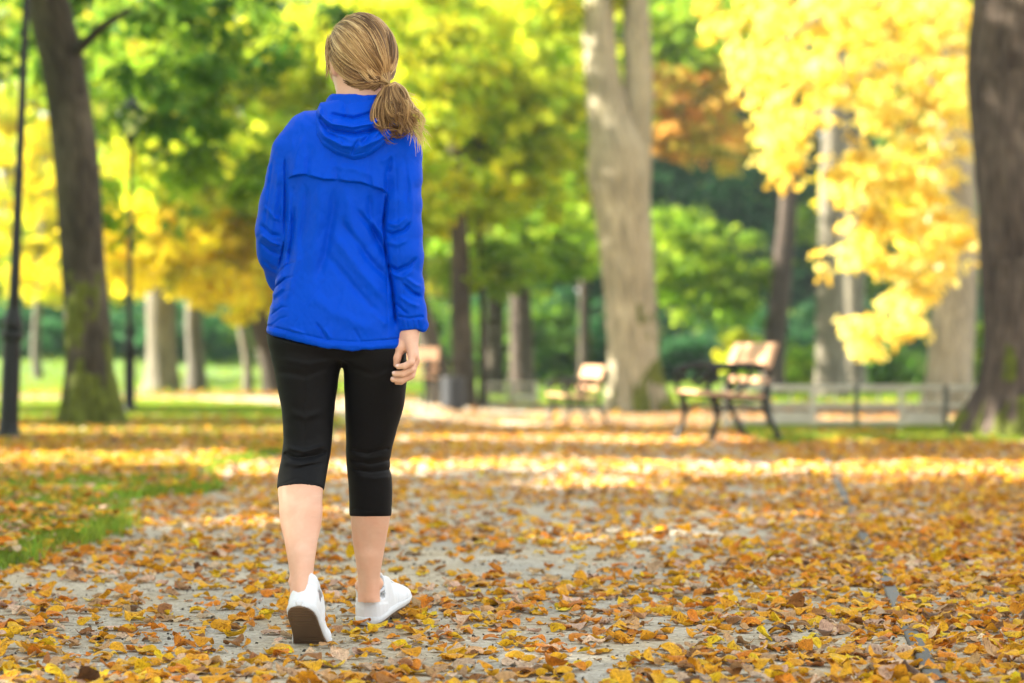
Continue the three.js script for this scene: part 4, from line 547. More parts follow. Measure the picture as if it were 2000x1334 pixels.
{
  const skull = ball([0, 0.012, 0.012], [0.076, 0.098, 0.094]), jaw = ball([0, -0.055, -0.032], [0.056, 0.062, 0.062]), nose = bone([0, -0.004, -0.088], [0, -0.034, -0.104], 0.009, 0.012), brow = bone([-0.032, 0.018, -0.076], [0.032, 0.018, -0.076], 0.014, 0.014), lip1 = bone([-0.02, -0.062, -0.082], [0.02, -0.062, -0.082], 0.007, 0.007), lip2 = bone([-0.016, -0.072, -0.08], [0.016, -0.072, -0.08], 0.008, 0.008), chin = ball([0, -0.1, -0.07], [0.022, 0.018, 0.02]), cheek = [-1, 1].map((s) => ball([s * 0.036, -0.028, -0.064], [0.026, 0.026, 0.022])), socket = [-1, 1].map((s) => ball([s * 0.031, 0, -0.088], [0.017, 0.011, 0.014])), eye = [-1, 1].map((s) => ball([s * 0.031, 0, -0.077], [0.0125, 0.0115, 0.0115]));
  const ears = [-1, 1].map((s) => { const o = ball([s * 0.082, -0.004, 0.006], [0.012, 0.033, 0.021]), h = ball([s * 0.09, -0.002, 0.002], [0.009, 0.021, 0.012]), l = ball([s * 0.079, -0.034, 0.0], [0.008, 0.010, 0.010]); return (x, y, z) => smin(smax(o(x, y, z), -h(x, y, z), 0.006), l(x, y, z), 0.008); });
  const neck = stack([[150, 660, 752, -0.005, 0.052], [185, 656, 748, -0.002, 0.052], [220, 652, 748, 0, 0.056], [260, 640, 752, 0, 0.06]].map((r) => rowOf(...r)));
  const head = (X, Y, Z) => { const [x, y, z] = toHead(X, Y, Z); let d = smin(skull(x, y, z), jaw(x, y, z), 0.035); d = smin(d, brow(x, y, z), 0.02); d = smin(d, cheek[0](x, y, z), 0.02); d = smin(d, cheek[1](x, y, z), 0.02); d = smin(d, chin(x, y, z), 0.025); for (const q of socket) d = smax(d, -q(x, y, z), 0.012); for (const q of eye) d = smin(d, q(x, y, z), 0.004); d = smin(d, nose(x, y, z), 0.014); d = smin(d, lip1(x, y, z), 0.006); d = smin(d, lip2(x, y, z), 0.006); for (const q of ears) d = smin(d, q(x, y, z), 0.008); return smin(d, neck(X, Y, Z), 0.03); };
  // right hand, loosely curled, seen from the little-finger side
  const HZ = 0.055, PH = (a, b, c, ...r) => P(a, b, c + HZ, ...r), wrist = PH(797, 646, 0.0), fingers = [
    [PH(806, 694, 0.034, 0.0105), PH(803, 708, 0.046, 0.0092), PH(790, 715, 0.046, 0.0082), PH(778, 716, 0.040, 0.0072)],
    [PH(810, 701, 0.016, 0.0112), PH(804, 721, 0.029, 0.0098), PH(787, 730, 0.03, 0.0088), PH(771, 730, 0.025, 0.0078)],
    [PH(810, 706, -0.004, 0.0115), PH(803, 733, 0.008, 0.0100), PH(785, 742, 0.01, 0.0090), PH(768, 741, 0.007, 0.0080)],
    [PH(807, 704, -0.024, 0.0112), PH(799, 735, -0.016, 0.0098), PH(783, 745, -0.014, 0.0088), PH(769, 746, -0.016, 0.0078)]];
  const thumb = chain([PH(789, 660, 0.006, 0.014), PH(781, 678, 0.012, 0.0125), PH(775, 698, 0.014, 0.0098), PH(774, 712, 0.012, 0.0082)], 0.012);
  const palm = fingers.map((f, i) => bone([wrist[0] + 0.004, wrist[1] - 0.012, HZ + 0.014 - i * 0.011], f[0], 0.0165, 0.0125)), digit = fingers.map((f) => chain(f, 0.003)), thenar = bone(PH(792, 662, 0.0), PH(784, 680, 0.004), 0.017, 0.014);
  const armR = chain([P(770, 275, 0, 0.04), P(784, 450, 0.035, 0.036), P(797, 600, 0.05, 0.027), PH(798, 640, 0.0, 0.024), PH(798, 660, 0.0, 0.021)], 0.02);
  const hand = (x, y, z) => { let d = palm[0](x, y, z); for (let i = 1; i < 4; i++) d = smin(d, palm[i](x, y, z), 0.014); let g = 1e9; for (const q of digit) g = smin(g, q(x, y, z), 0.0016); d = smin(d, g, 0.005); d = smin(d, smin(thumb(x, y, z), thenar(x, y, z), 0.012), 0.008); return smin(d, armR(x, y, z), 0.018); };
  // left hand out of sight in front of her
  const wl = [P(578, 592, -0.2)[0], P(578, 600, -0.2)[1], -0.21], handL = (() => { const f = [0, 1, 2, 3].map((i) => { const y = wl[1] + 0.02 - i * 0.02, x = wl[0] + 0.03; return chain([[x + 0.015, y, wl[2] - 0.085, 0.0105], [x + 0.024, y, wl[2] - 0.12, 0.0095], [x + 0.045, y, wl[2] - 0.14, 0.0085], [x + 0.066, y, wl[2] - 0.135, 0.0075]], 0.003); }), p = [0, 1, 2, 3].map((i) => bone([wl[0] + 0.005, wl[1] + 0.008 - i * 0.008, wl[2] - 0.01], [wl[0] + 0.045, wl[1] + 0.02 - i * 0.02, wl[2] - 0.085], 0.015, 0.012)), t = chain([[wl[0] + 0.02, wl[1] + 0.02, wl[2] - 0.03, 0.013], [wl[0] + 0.045, wl[1] + 0.04, wl[2] - 0.065, 0.011], [wl[0] + 0.065, wl[1] + 0.042, wl[2] - 0.09, 0.009]], 0.01), a = chain([P(600, 280, 0, 0.04), P(546, 455, -0.02, 0.036), [wl[0], wl[1], wl[2], 0.024]], 0.02);
    return { arm: a, all: (x, y, z) => { let d = p[0](x, y, z); for (let i = 1; i < 4; i++) d = smin(d, p[i](x, y, z), 0.014); let g = 1e9; for (const q of f) g = Math.min(g, q(x, y, z)); return smin(smin(smin(d, g, 0.005), t(x, y, z), 0.01), a(x, y, z), 0.02); } }; })();
  const tendonL = bone(P(588, 1085, 0.19), P(589, 1165, 0.232), 0.012, 0.0085), tendonR = bone(P(720, 1085, -0.18), P(720, 1165, -0.214), 0.012, 0.0085);
  const calf = [[P(571, 985, 0.10), [0.022, 0.075, 0.026]], [P(604, 978, 0.10), [0.024, 0.08, 0.028]]].map(([c, r]) => ball(c, r)), knob = [[P(570, 1136, 0.185), 0.0085], [P(610, 1133, 0.185), 0.009], [P(700, 1143, -0.255), 0.0105], [P(742, 1139, -0.255), 0.011]].map(([c, r]) => ball(c, [r, r * 1.3, r * 1.2]));
  const chest = stack([[245, 620, 775, 0, 0.06], [280, 590, 785, 0, 0.08], [350, 580, 765, 0, 0.09], [450, 580, 745, 0, 0.085], [520, 565, 750, 0, 0.09]].map((r) => rowOf(...r)), 2.3);
  const body = (x, y, z) => { let d = smin(legL(x, y, z) + 0.009 * smooth(hemYL + 0.002, hemYL + 0.03, y - (z - 0.1) * 0.3), legR(x, y, z) + 0.009 * smooth(hemYR + 0.002, hemYR + 0.03, y), 0.012); d = smin(d, smin(tendonL(x, y, z), tendonR(x, y, z), 0.001), 0.03); if (y < 0.45) { { let e = d; for (const q of calf) e = smin(e, q(x, y, z), 0.04); d = lerp(d, e, smooth(0.395, 0.345, y)); } for (const q of knob) d = smin(d, q(x, y, z), 0.012); } d = smin(d, hips(x, y, z) + 0.03, 0.03); { const hy = hemY(toPx(x)); d += 0.032 * smooth(hy - 0.03, hy + 0.01, y) * (y < 1.0 ? 1 : 0); } d = smin(d, chest(x, y, z), 0.03); d = smin(d, neck(x, y, z), 0.03); d = smin(d, armR(x, y, z), 0.02); return smin(d, handL.arm(x, y, z), 0.02); };
  const below = (f, y0, up) => (x, y, z) => Math.max(f(x, y, z), up ? y0 - y : y - y0), yN = P(0, 232)[1], yW = P(0, 625)[1];
  const parts = [
    surface((x, y, z) => Math.max(below(body, yN)(x, y, z), -(Math.max(armR(x, y, z) - 0.01, y - yW))), [-0.24, 0.07, -0.36], [0.22, 1.46, 0.28], 0.0055),
    surface(below(head, yN - 0.006, true), [-0.1, 1.38, -0.2], [0.2, 1.72, 0.14], 0.003), surface(below(hand, yW + 0.012), [0.1, 0.66, -0.03], [0.25, 0.88, 0.14], 0.0021), surface(below((x, y, z) => Math.max(handL.all(x, y, z), z - wl[2] - 0.03), 9), [wl[0] - 0.05, wl[1] - 0.08, wl[2] - 0.18], [wl[0] + 0.14, wl[1] + 0.1, wl[2] + 0.04], 0.0026)];
  mesh('body', mergeGeometries(parts), skin, woman);
  // finger nails
  const nailM = phys({ color: lin(0.78, 0.52, 0.44), roughness: 0.25, clearcoat: 0.5 });
  fingers.slice(0, 3).forEach((f) => { const g = new THREE.SphereGeometry(1, 10, 8), a = new THREE.Vector3(...f[3].slice(0, 3)), b = new THREE.Vector3(...f[2].slice(0, 3)), dir = a.clone().sub(b).normalize(), n = mesh('nail', g, nailM, woman); n.scale.set(0.0056, 0.0018, 0.0048); n.quaternion.setFromRotationMatrix(new THREE.Matrix4().makeBasis(dir, new THREE.Vector3(0.1, 0.45, 0.9).addScaledVector(dir, -new THREE.Vector3(0.1, 0.45, 0.9).dot(dir)).normalize(), new THREE.Vector3().crossVectors(dir, new THREE.Vector3(0.1, 0.45, 0.9).addScaledVector(dir, -new THREE.Vector3(0.1, 0.45, 0.9).dot(dir)).normalize()))); n.position.copy(a).addScaledVector(dir, 0.001).add(new THREE.Vector3(0.1, 0.45, 0.9).addScaledVector(dir, -new THREE.Vector3(0.1, 0.45, 0.9).dot(dir)).normalize().multiplyScalar(f[3][3] * 0.88)); });
  // eyes
  const white = std({ color: lin(0.75, 0.75, 0.75), roughness: 0.15 }), dark = std({ color: lin(0.05, 0.09, 0.12), roughness: 0.1 }), browM = std({ color: lin(0.14, 0.07, 0.03), roughness: 0.9 });
  for (const s of [-1, 1]) { const c = fromHead(s * 0.031, 0, -0.0795), e = mesh('eye', new THREE.SphereGeometry(0.0105, 14, 10), white, woman); e.position.set(...c); const i = mesh('iris', new THREE.SphereGeometry(0.0052, 10, 8), dark, e); i.position.set(-sy * 0.0065, 0, -cy * 0.0065); const b = mesh('eyebrow', tube([[...fromHead(s * 0.016, 0.024, -0.092), 0.002], [...fromHead(s * 0.032, 0.029, -0.089), 0.003], [...fromHead(s * 0.048, 0.023, -0.078), 0.0015]], 6), browM, woman); b.scale.set(1, 1, 1); }
  const lips = mesh('lips', mergeGeometries([tube([[...fromHead(-0.021, -0.065, -0.083), 0.002], [...fromHead(0, -0.062, -0.0885), 0.0042], [...fromHead(0.021, -0.065, -0.083), 0.002]], 8), tube([[...fromHead(-0.02, -0.067, -0.083), 0.002], [...fromHead(0, -0.071, -0.087), 0.005], [...fromHead(0.02, -0.067, -0.083), 0.002]], 8)]), std({ color: lin(0.5, 0.2, 0.17), roughness: 0.4 }), woman); lips.userData.label = 'closed lips';
}
// ---- hair: a close cap and many strands swept to a low side knot, then a loose curly tail
{
  const R = rng(909), cap = ball([0, 0.012, 0.012], [0.081, 0.103, 0.1]);
  const isHair = (x, y, z) => Math.max(z * 0.55 - 0.0 > -0.02 ? -1 : 0.02 - (y - 0.045) - (z + 0.05) * 0.9, -(y + 0.075 + Math.max(0, -(z - 0.02)) * -0.9));   // behind the hairline, above the nape
  const capG = surface((X, Y, Z) => { const [x, y, z] = toHead(X, Y, Z); const line = Math.max(-(y - 0.035) - (z + 0.035) * 0.9 - Math.max(0, 0.012 - z) * 0.3, -(y + 0.068 + Math.max(0, z) * 0.45)); const front = z < -0.002 ? -(y - 0.04) - (z + 0.05) * -0.75 : -1; return smax(smax(cap(x, y, z), line * 0.8, 0.006), front * 0.6, 0.006); }, [-0.1, 1.38, -0.2], [0.2, 1.72, 0.14], 0.004);
  mesh('hair_cap', capG, phys({ color: lin(0.16, 0.085, 0.035), roughness: 0.5 }), woman);
  const pos = [], nor = [], col = [], idx = [];
  const strand = (pts, r0, tone, root = 1) => {   // three-sided thin tube
    const n = pts.length, b = pos.length / 3; let ref = new THREE.Vector3(0, 0.3, 1);
    for (let i = 0; i < n; i++) {
      const p = pts[i], t = new THREE.Vector3().subVectors(pts[Math.min(n - 1, i + 1)], pts[Math.max(0, i - 1)]).normalize(), u = new THREE.Vector3().crossVectors(t, ref).normalize(), v = new THREE.Vector3().crossVectors(u, t), k = i / (n - 1), r = r0 * (0.55 + 0.9 * Math.sin(Math.PI * Math.min(1, 0.12 + k * 0.8))) * (i === n - 1 ? 0.3 : 1);
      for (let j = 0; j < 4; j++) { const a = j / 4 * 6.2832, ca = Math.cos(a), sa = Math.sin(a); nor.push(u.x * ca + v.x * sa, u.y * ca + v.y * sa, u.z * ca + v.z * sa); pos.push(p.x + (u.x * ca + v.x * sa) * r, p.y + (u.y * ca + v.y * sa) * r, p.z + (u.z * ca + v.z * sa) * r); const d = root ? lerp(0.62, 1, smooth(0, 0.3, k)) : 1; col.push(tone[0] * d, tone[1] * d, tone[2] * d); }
      if (i) for (let j = 0; j < 4; j++) { const q = b + (i - 1) * 4 + j, w = b + (i - 1) * 4 + (j + 1) % 4; idx.push(q, q + 4, w, w, q + 4, w + 4); }
    }
  };
  const tones = [[0.12, 0.06, 0.022], [0.22, 0.12, 0.045], [0.36, 0.21, 0.085], [0.50, 0.31, 0.13], [0.64, 0.44, 0.20], [0.74, 0.55, 0.30]];
  const toneAt = (s) => { const k = clamp(s + (R() - 0.5) * 0.42, 0, 0.999) * (tones.length - 1), i = Math.floor(k), a = tones[i], b = tones[i + 1]; return [0, 1, 2].map((q) => lerp(a[q], b[q], k - i)); };
  const make = (name, label) => { const g = new THREE.BufferGeometry(); g.setAttribute('position', new THREE.Float32BufferAttribute(pos.splice(0), 3)); g.setAttribute('normal', new THREE.Float32BufferAttribute(nor.splice(0), 3)); g.setAttribute('color', new THREE.Float32BufferAttribute(col.splice(0), 3)); g.setIndex(idx.splice(0)); const m = mesh(name, g, hairMat, woman); if (label) m.userData.label = label; return m; };
  const hairMat = phys({ color: lin(1, 1, 1), vertexColors: true, roughness: 0.38, specularIntensity: 0.7 });
  const C = new THREE.Vector3(...headC).add(new THREE.Vector3(0.001, 0.008, 0.012)), rad = new THREE.Vector3(0.089, 0.112, 0.106), tie = new THREE.Vector3(...P(764, 168, 0.055));
  const shell = (d, k) => { const h = [d.x * cy - d.z * sy, d.y, d.x * sy + d.z * cy], l = Math.hypot(h[0] / rad.x, h[1] / rad.y, h[2] / rad.z); return d.clone().multiplyScalar(k / l).add(C); };
  const tieDir = tie.clone().sub(C).normalize();
  for (let lk = 0; lk < 170; lk++) {   // locks of hair, each a bundle of strands with one tone and one sweep
    const c0 = new THREE.Vector3(R() * 2 - 1, R() * 1.85 - 0.85, R() * 2 - 1); if (c0.lengthSq() > 1 || c0.lengthSq() < 0.05) { lk--; continue; } c0.normalize();
    const bad = (hd) => (hd.z < -0.15 && hd.y < 0.34 - (hd.z + 0.15) * 0.75) || (hd.z <= 0.25 && hd.z >= -0.15 && hd.y < -0.12 && Math.abs(hd.x) > 0.3) || hd.y < (hd.z > 0.1 ? -0.95 : -0.62); if (bad(c0)) { lk--; continue; }
    const lift = R() * R(), bow = (R() - 0.5) * 2, tone = R(), wave = R() * 6.28;
    for (let n = 0; n < 30; n++) {
      const hd = c0.clone().add(new THREE.Vector3((R() - 0.5) * 0.3, (R() - 0.5) * 0.3, (R() - 0.5) * 0.3)).normalize(); if (bad(hd)) continue;
      const d0 = new THREE.Vector3(hd.x * cy + hd.z * sy, hd.y, -hd.x * sy + hd.z * cy), layer = 0.955 + R() * 0.05 + 0.03 * lift, ph = R() * 6.28, pts = [], ang = d0.angleTo(tieDir), N = 14, axis = new THREE.Vector3().crossVectors(d0, tieDir).normalize(), sag = 0.14 * Math.sin(ang) * (d0.y > 0.2 ? 1 : 0.25);
      for (let i = 0; i <= N; i++) { const t = i / N, d = d0.clone().applyAxisAngle(axis, ang * t); d.y -= sag * Math.sin(Math.PI * t) * 0.5; d.addScaledVector(axis, 0.10 * Math.sin(Math.PI * t) * bow + 0.02 * Math.sin(wave + t * 6) + 0.010 * Math.sin(ph + t * 7)); d.normalize(); const p = shell(d, (layer + (0.035 + 0.05 * lift) * Math.sin(Math.PI * Math.min(1, t * 1.1))) * lerp(1, 0.985, t)); if (t > 0.82) p.lerp(tie, smooth(0.82, 1.04, t) * 0.93); pts.push(p); }
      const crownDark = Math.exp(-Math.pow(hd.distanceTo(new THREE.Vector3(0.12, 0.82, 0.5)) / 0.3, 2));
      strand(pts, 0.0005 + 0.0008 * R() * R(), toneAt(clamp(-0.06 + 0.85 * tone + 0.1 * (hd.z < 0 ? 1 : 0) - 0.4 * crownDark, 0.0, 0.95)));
    }
  }
  // loose hair in front of the left ear and flyaways
  for (let n = 0; n < 120; n++) { const z0 = -0.05 + R() * 0.06, x0 = 640 + R() * 22, a = P(x0, 66 + R() * 30, z0), l = R() * R(), m = P(x0 - 8 - R() * 6, 98 + R() * 12, z0), e = P(640 + R() * 24 - 10 * l, 118 + 50 * R() * (0.4 + 0.6 * l), z0 + 0.01), q = P(634 + R() * 16, 118 + R() * 10, z0), c = new THREE.CubicBezierCurve3(...[a, m, q, e].map((k) => new THREE.Vector3(...k.slice(0, 3)))); strand(c.getPoints(10), 0.0005 + 0.0005 * R(), toneAt(0.35 + 0.5 * R())); }
  for (let n = 0; n < 420; n++) { const hd = new THREE.Vector3(R() * 2 - 1, R() * 1.1 - 0.3, R() * 1.4 - 0.4).normalize(), d = new THREE.Vector3(hd.x * cy + hd.z * sy, hd.y, -hd.x * sy + hd.z * cy), q = d.clone().add(new THREE.Vector3((R() - 0.3) * 0.6, -0.4 * R(), (R() - 0.5) * 0.4)).normalize(), w = d.clone().lerp(q, 0.5).normalize(); strand(new THREE.QuadraticBezierCurve3(shell(d, 0.99), shell(w, 1.05 + 0.12 * R() * R()), shell(q, 1.0 + 0.08 * R())).getPoints(9), 0.0003, toneAt(0.8), 0); }
  make('hair', 'dark blonde hair swept back to one side');
  // the tail
  const along = [P(761, 164, 0.055), P(766, 182, 0.075), P(771, 204, 0.088), P(777, 228, 0.092), P(788, 250, 0.09), P(798, 262, 0.086)].map((p) => new THREE.Vector3(...p)), axis = new THREE.CatmullRomCurve3(along);
  for (let lk = 0; lk < 90; lk++) {
    const ph0 = R() * 6.28, out0 = 0.25 + 0.85 * Math.sqrt(R()), reach = 0.5 + 0.5 * R(), cur = 0.004 + 0.010 * R(), cf = 2.2 + R() * 3.6, cp = R() * 6.28, tone = R(), drift = (R() - 0.45) * 0.03;
    for (let n = 0; n < 16; n++) {
      const ph = ph0 + (R() - 0.5) * 0.5, out = out0 + (R() - 0.5) * 0.28, pts = [], N = 20, j = (R() - 0.5) * 0.7, rr = reach * (0.85 + 0.25 * R());
      for (let i = 0; i <= N; i++) { const t = i / N * rr, p = axis.getPoint(Math.min(1, t)), w = 0.046 * out * Math.pow(Math.sin(Math.PI * Math.min(1, 0.07 + t * 0.72)), 0.8), k = t * 1.6; p.x += Math.cos(ph) * w - 0.008 * Math.sin(Math.PI * Math.min(1, t)) + k * cur * Math.cos(cp + j + t * cf * 2) + drift * t * t; p.y += Math.cos(ph) * w * 0.34 + k * cur * Math.sin(cp + j + t * cf * 2.3); p.z += Math.sin(ph) * w * 0.8 + k * cur * Math.sin(cp * 1.7 + j + t * cf * 2); pts.push(p); }
      strand(pts, 0.00045 + 0.0008 * R() * R(), toneAt(clamp(-0.04 + 0.65 * tone + 0.24 * Math.cos(ph) * out, 0.0, 0.92)), 0);
    }
  }
  for (let n = 0; n < 170; n++) { // curls and wisps that stand off the tail
    const t0 = 0.3 + 0.65 * R(), p0 = axis.getPoint(t0), a = -0.9 + R() * 2.4, l = 0.018 + 0.04 * R(), tw = (R() - 0.5) * 5, pts = []; let dx = Math.cos(a), dy = Math.sin(a), p = p0.clone().add(new THREE.Vector3(dx * 0.026, dy * 0.018, 0.012 * (R() - 0.3)));
    for (let i = 0; i < 12; i++) { pts.push(p.clone()); const th = a - 0.9 * i / 12 + tw * i / 12 * 0.5; p.x += Math.cos(th) * l / 12; p.y += Math.sin(th) * l / 12 - 0.0009 * i * 0.4; p.z += (R() - 0.5) * 0.001; }
    strand(pts, 0.00042, toneAt(0.85), 0);
  }
  // a lock wound round the tie
  for (let n = 0; n < 90; n++) { const c0 = axis.getPoint(0.03 + 0.12 * R()), r = 0.0165 + 0.004 * R(), pts = [], s = R() * 6.28; for (let i = 0; i <= 12; i++) { const a = s + i / 12 * 4.2; pts.push(new THREE.Vector3(c0.x + Math.cos(a) * r * 0.8, c0.y + Math.cos(a) * r * 0.45 + 0.002 * Math.sin(n), c0.z + Math.sin(a) * r)); } strand(pts, 0.0009, toneAt(0.5), 0); }
  make('ponytail', 'loose curly low ponytail over the right shoulder');
}
// ---- trainers
{
  const leather = phys({ color: lin(0.68, 0.70, 0.75), roughness: 0.5, bumpMap: pathTex.bmp, bumpScale: 0.0006 }), foam = std({ color: lin(0.64, 0.66, 0.70), roughness: 0.6 }), rubber = std({ map: tex(128, (u, v) => { const s = tileNoise(u * 12, v * 12, 12, 950) + 0.6 * tileNoise(u * 40, v * 40, 40, 951); return [0.40 + 0.08 * s, 0.31 + 0.07 * s, 0.22 + 0.05 * s]; }, true), roughness: 0.85 }), navy = std({ color: lin(0.55, 0.57, 0.62), roughness: 0.9 }), lace = std({ color: lin(0.82, 0.83, 0.85), roughness: 0.8 });
  // local frame: heel at z = 0, toe towards -z, sole on y = 0
  const L = 0.268, keys = [[0.012, 0.004, 0.0], [0.009, 0.013, 0], [0.003, 0.0215, 0], [-0.006, 0.0285, 0], [-0.018, 0.0335, 0], [-0.04, 0.0365, 0], [-0.09, 0.037, 0], [-0.13, 0.039, 0.001], [-0.17, 0.045, 0.002], [-0.205, 0.0455, 0.004], [-0.235, 0.038, 0.006], [-0.255, 0.024, 0.008], [-0.262, 0.006, 0.009]];
  const wAt = (z) => { let i = 0; while (i < keys.length - 2 && z < keys[i + 1][0]) i++; const t = clamp((z - keys[i][0]) / (keys[i + 1][0] - keys[i][0]), -0.5, 1); return [Math.max(0.001, lerp(keys[i][1], keys[i + 1][1], t)), lerp(keys[i][2], keys[i + 1][2], clamp(t, 0, 1))]; };
  const topAt = (z) => { const k = [[0.02, 0.114], [-0.02, 0.114], [-0.06, 0.105], [-0.10, 0.112], [-0.13, 0.098], [-0.17, 0.076], [-0.21, 0.062], [-0.24, 0.05], [-0.262, 0.032]]; let i = 0; while (i < k.length - 2 && z < k[i + 1][0]) i++; return lerp(k[i][1], k[i + 1][1], clamp((z - k[i][0]) / (k[i + 1][0] - k[i][0]), 0, 1)); };
  const outline = (x, z, grow) => { const zz = clamp(z, -0.262, 0.012), [w, c] = wAt(zz), a = Math.abs(x - c) - w - grow, b = Math.max(z - 0.012 - grow, -0.262 - grow - z); return Math.max(b > 0 ? Math.hypot(Math.max(a, 0), b) : a, b) * 0.8; };
  const upperF = (x, y, z) => {
    const [w, c] = wAt(clamp(z, -0.262, 0.012)), h = topAt(z), b = 0.02, k = (y - b) / (h - b), heelIn = z > -0.03 ? 0.006 * Math.sin(Math.PI * clamp((y - 0.02) / 0.09, 0, 1)) : 0, shr = Math.pow(clamp(k, 0, 1.2), 2.2), back = 0.012 - 0.004 * k + heelIn * -0.3;
    const side = Math.abs(x - c) - (w * (1 - (z < -0.12 ? 0.78 : 0.28) * shr) + 0.001), end = z - back, toe = -0.264 + Math.max(0, y - 0.035) * 0.9 - z; let d = smax(smax(side, end, 0.028), toe, 0.03); d = smax(d, y - h, z < -0.12 ? 0.022 : 0.006); d = smax(d, b - y, 0.004);
    // opening for the ankle, dipping at the sides
    const open = Math.hypot((x) / 0.0335, (z + 0.052) / 0.043) - 1, hole = Math.max(open * 0.034, 0.062 - y); d = smax(d, -hole, 0.005); const dip = Math.max(0, 1 - Math.abs(z + 0.05) / 0.035); d = smax(d, y - (0.114 - 0.014 * sstep(dip)) , 0.005);
    // seams and overlays stand slightly proud
    const seam = (v, s) => Math.exp(-v * v / (s * s)); let r = 0; r += 0.0016 * smooth(0.004, -0.004, y - 0.058 + 0.25 * Math.abs(z + 0.02)) * (z > -0.075 ? 1 : 0); r += 0.0015 * smooth(-0.195, -0.203, z + 0.3 * (y - 0.04)); r -= 0.0016 * seam(z + 0.085 + (y - 0.05) * 0.6, 0.0018) * (y < 0.09 ? 1 : 0); r -= 0.0014 * seam(y - 0.074 - 0.06 * (z + 0.03), 0.0016) * (z > -0.07 ? 1 : 0); r -= 0.0015 * seam(z + 0.150 + (y - 0.05) * 0.5, 0.0018) * (y < 0.07 ? 1 : 0); r += 0.003 * seam(y - 0.097, 0.008) * (z > -0.07 ? 1 : 0);
    return d - r;
  };
  const midF = (x, y, z) => { const thick = lerp(0.027, 0.021, smooth(-0.1, -0.2, z)), o = outline(x, z, 0.0035 - 0.0012 * Math.cos(clamp((y - 0.006) / 0.02, 0, 1) * 6.28)); return smax(smax(o, y - thick - (z < -0.24 ? (-0.24 - z) * 0.35 : 0), 0.004), 0.0055 + (z < -0.22 ? (-0.22 - z) * 0.2 : 0) - y, 0.003); };
  const soleF = (x, y, z) => { const g = 0.0022 * (Math.sin(z * 520) > 0.2 ? 1 : 0) * (Math.abs(x) < 0.03 && (z > -0.075 || z < -0.13) ? 1 : 0); return smax(smax(outline(x, z, 0.0005), y - 0.0056 - (z < -0.22 ? (-0.22 - z) * 0.2 : 0), 0.001), g - y + (z < -0.22 ? (-0.22 - z) * 0.2 : 0), 0.0015); };
  const B = [[-0.055, -0.004, -0.275], [0.055, 0.115, 0.024]], geos = { upper: surface(upperF, ...B, 0.0026, 2), midsole: surface(midF, ...B, 0.0026, 2), outsole: surface(soleF, ...B, 0.0022, 2) };
  const tongueG = surface(smaxTongue(), [-0.03, 0.06, -0.15], [0.03, 0.135, -0.06], 0.003, 2);
  function smaxTongue() { const a = bone([0, 0.072, -0.138], [0, 0.116, -0.09], 0.02, 0.021); return (x, y, z) => { const t = (y - 0.072) / 0.044, zc = -0.138 + t * 0.048; return Math.max(a(x, y, z) * 0.8, Math.abs((z - zc) * 0.72 - (0)) - 0.0045); }; }
  const laces = mergeGeometries([0, 1, 2, 3, 4].map((i) => { const z = -0.112 - i * 0.014, y = topAt(z) + 0.0015; return tube([[-0.021, y - 0.007, z - 0.004, 0.0026], [0, y + 0.002, z, 0.003], [0.021, y - 0.007, z - 0.004, 0.0026]], 6); }));
  const liningG = new THREE.TorusGeometry(0.036, 0.0042, 8, 28); liningG.rotateX(Math.PI / 2); liningG.scale(0.93, 1, 1.18); liningG.translate(0, 0.086, -0.052);
  const trainer = (label, mirror, place, bend) => {
    const o = new THREE.Group(); o.name = 'trainer'; o.userData.label = label; woman.add(o); place(o);
    const put = (n, g, m) => { g = g.clone(); const p = g.attributes.position, q = g.attributes.normal; if (mirror) { for (let i = 0; i < p.count; i++) { p.setX(i, -p.getX(i)); q.setX(i, -q.getX(i)); } const ix = g.index; for (let i = 0; i < ix.count; i += 3) { const t = ix.getX(i + 1); ix.setX(i + 1, ix.getX(i + 2)); ix.setX(i + 2, t); } }
      if (bend) { for (let i = 0; i < p.count; i++) { const z = p.getZ(i), y = p.getY(i), z0 = -0.165, s = clamp((z0 - z) / 0.035, 0, 1), a = bend * sstep(s) , dz = z - z0; if (z < z0) { const c = Math.cos(a), n = Math.sin(a); p.setY(i, y * c - dz * n); p.setZ(i, z0 + dz * c + y * n); const ny = q.getY(i), nz = q.getZ(i); q.setY(i, ny * c - nz * n); q.setZ(i, ny * n + nz * c); } } }
      return mesh(n, g, m, o); };
    put('upper', geos.upper, leather); put('midsole', geos.midsole, foam); put('outsole', geos.outsole, rubber).userData.label = 'brown rubber sole'; put('tongue', tongueG, leather); put('laces', laces, lace); put('lining', liningG, navy).userData.label = 'padded lining round the ankle';
  };
  trainer('white trainer on the leading right foot, toe lifted', false, (o) => { const [x, , z] = P(716, 1222, -0.285); o.position.set(x, 0.0, z); o.rotation.set(0.19, -0.30, 0, 'YXZ'); o.scale.setScalar(1.05); });
  trainer('white trainer on the trailing left foot, heel lifted to show the sole', true, (o) => { const [x, , z] = P(585, 1205, 0.262); o.position.set(x, 0.102, z); o.rotation.set(-0.66, -0.14, 0.0, 'YXZ'); o.scale.setScalar(1.04); }, 0.52);
}
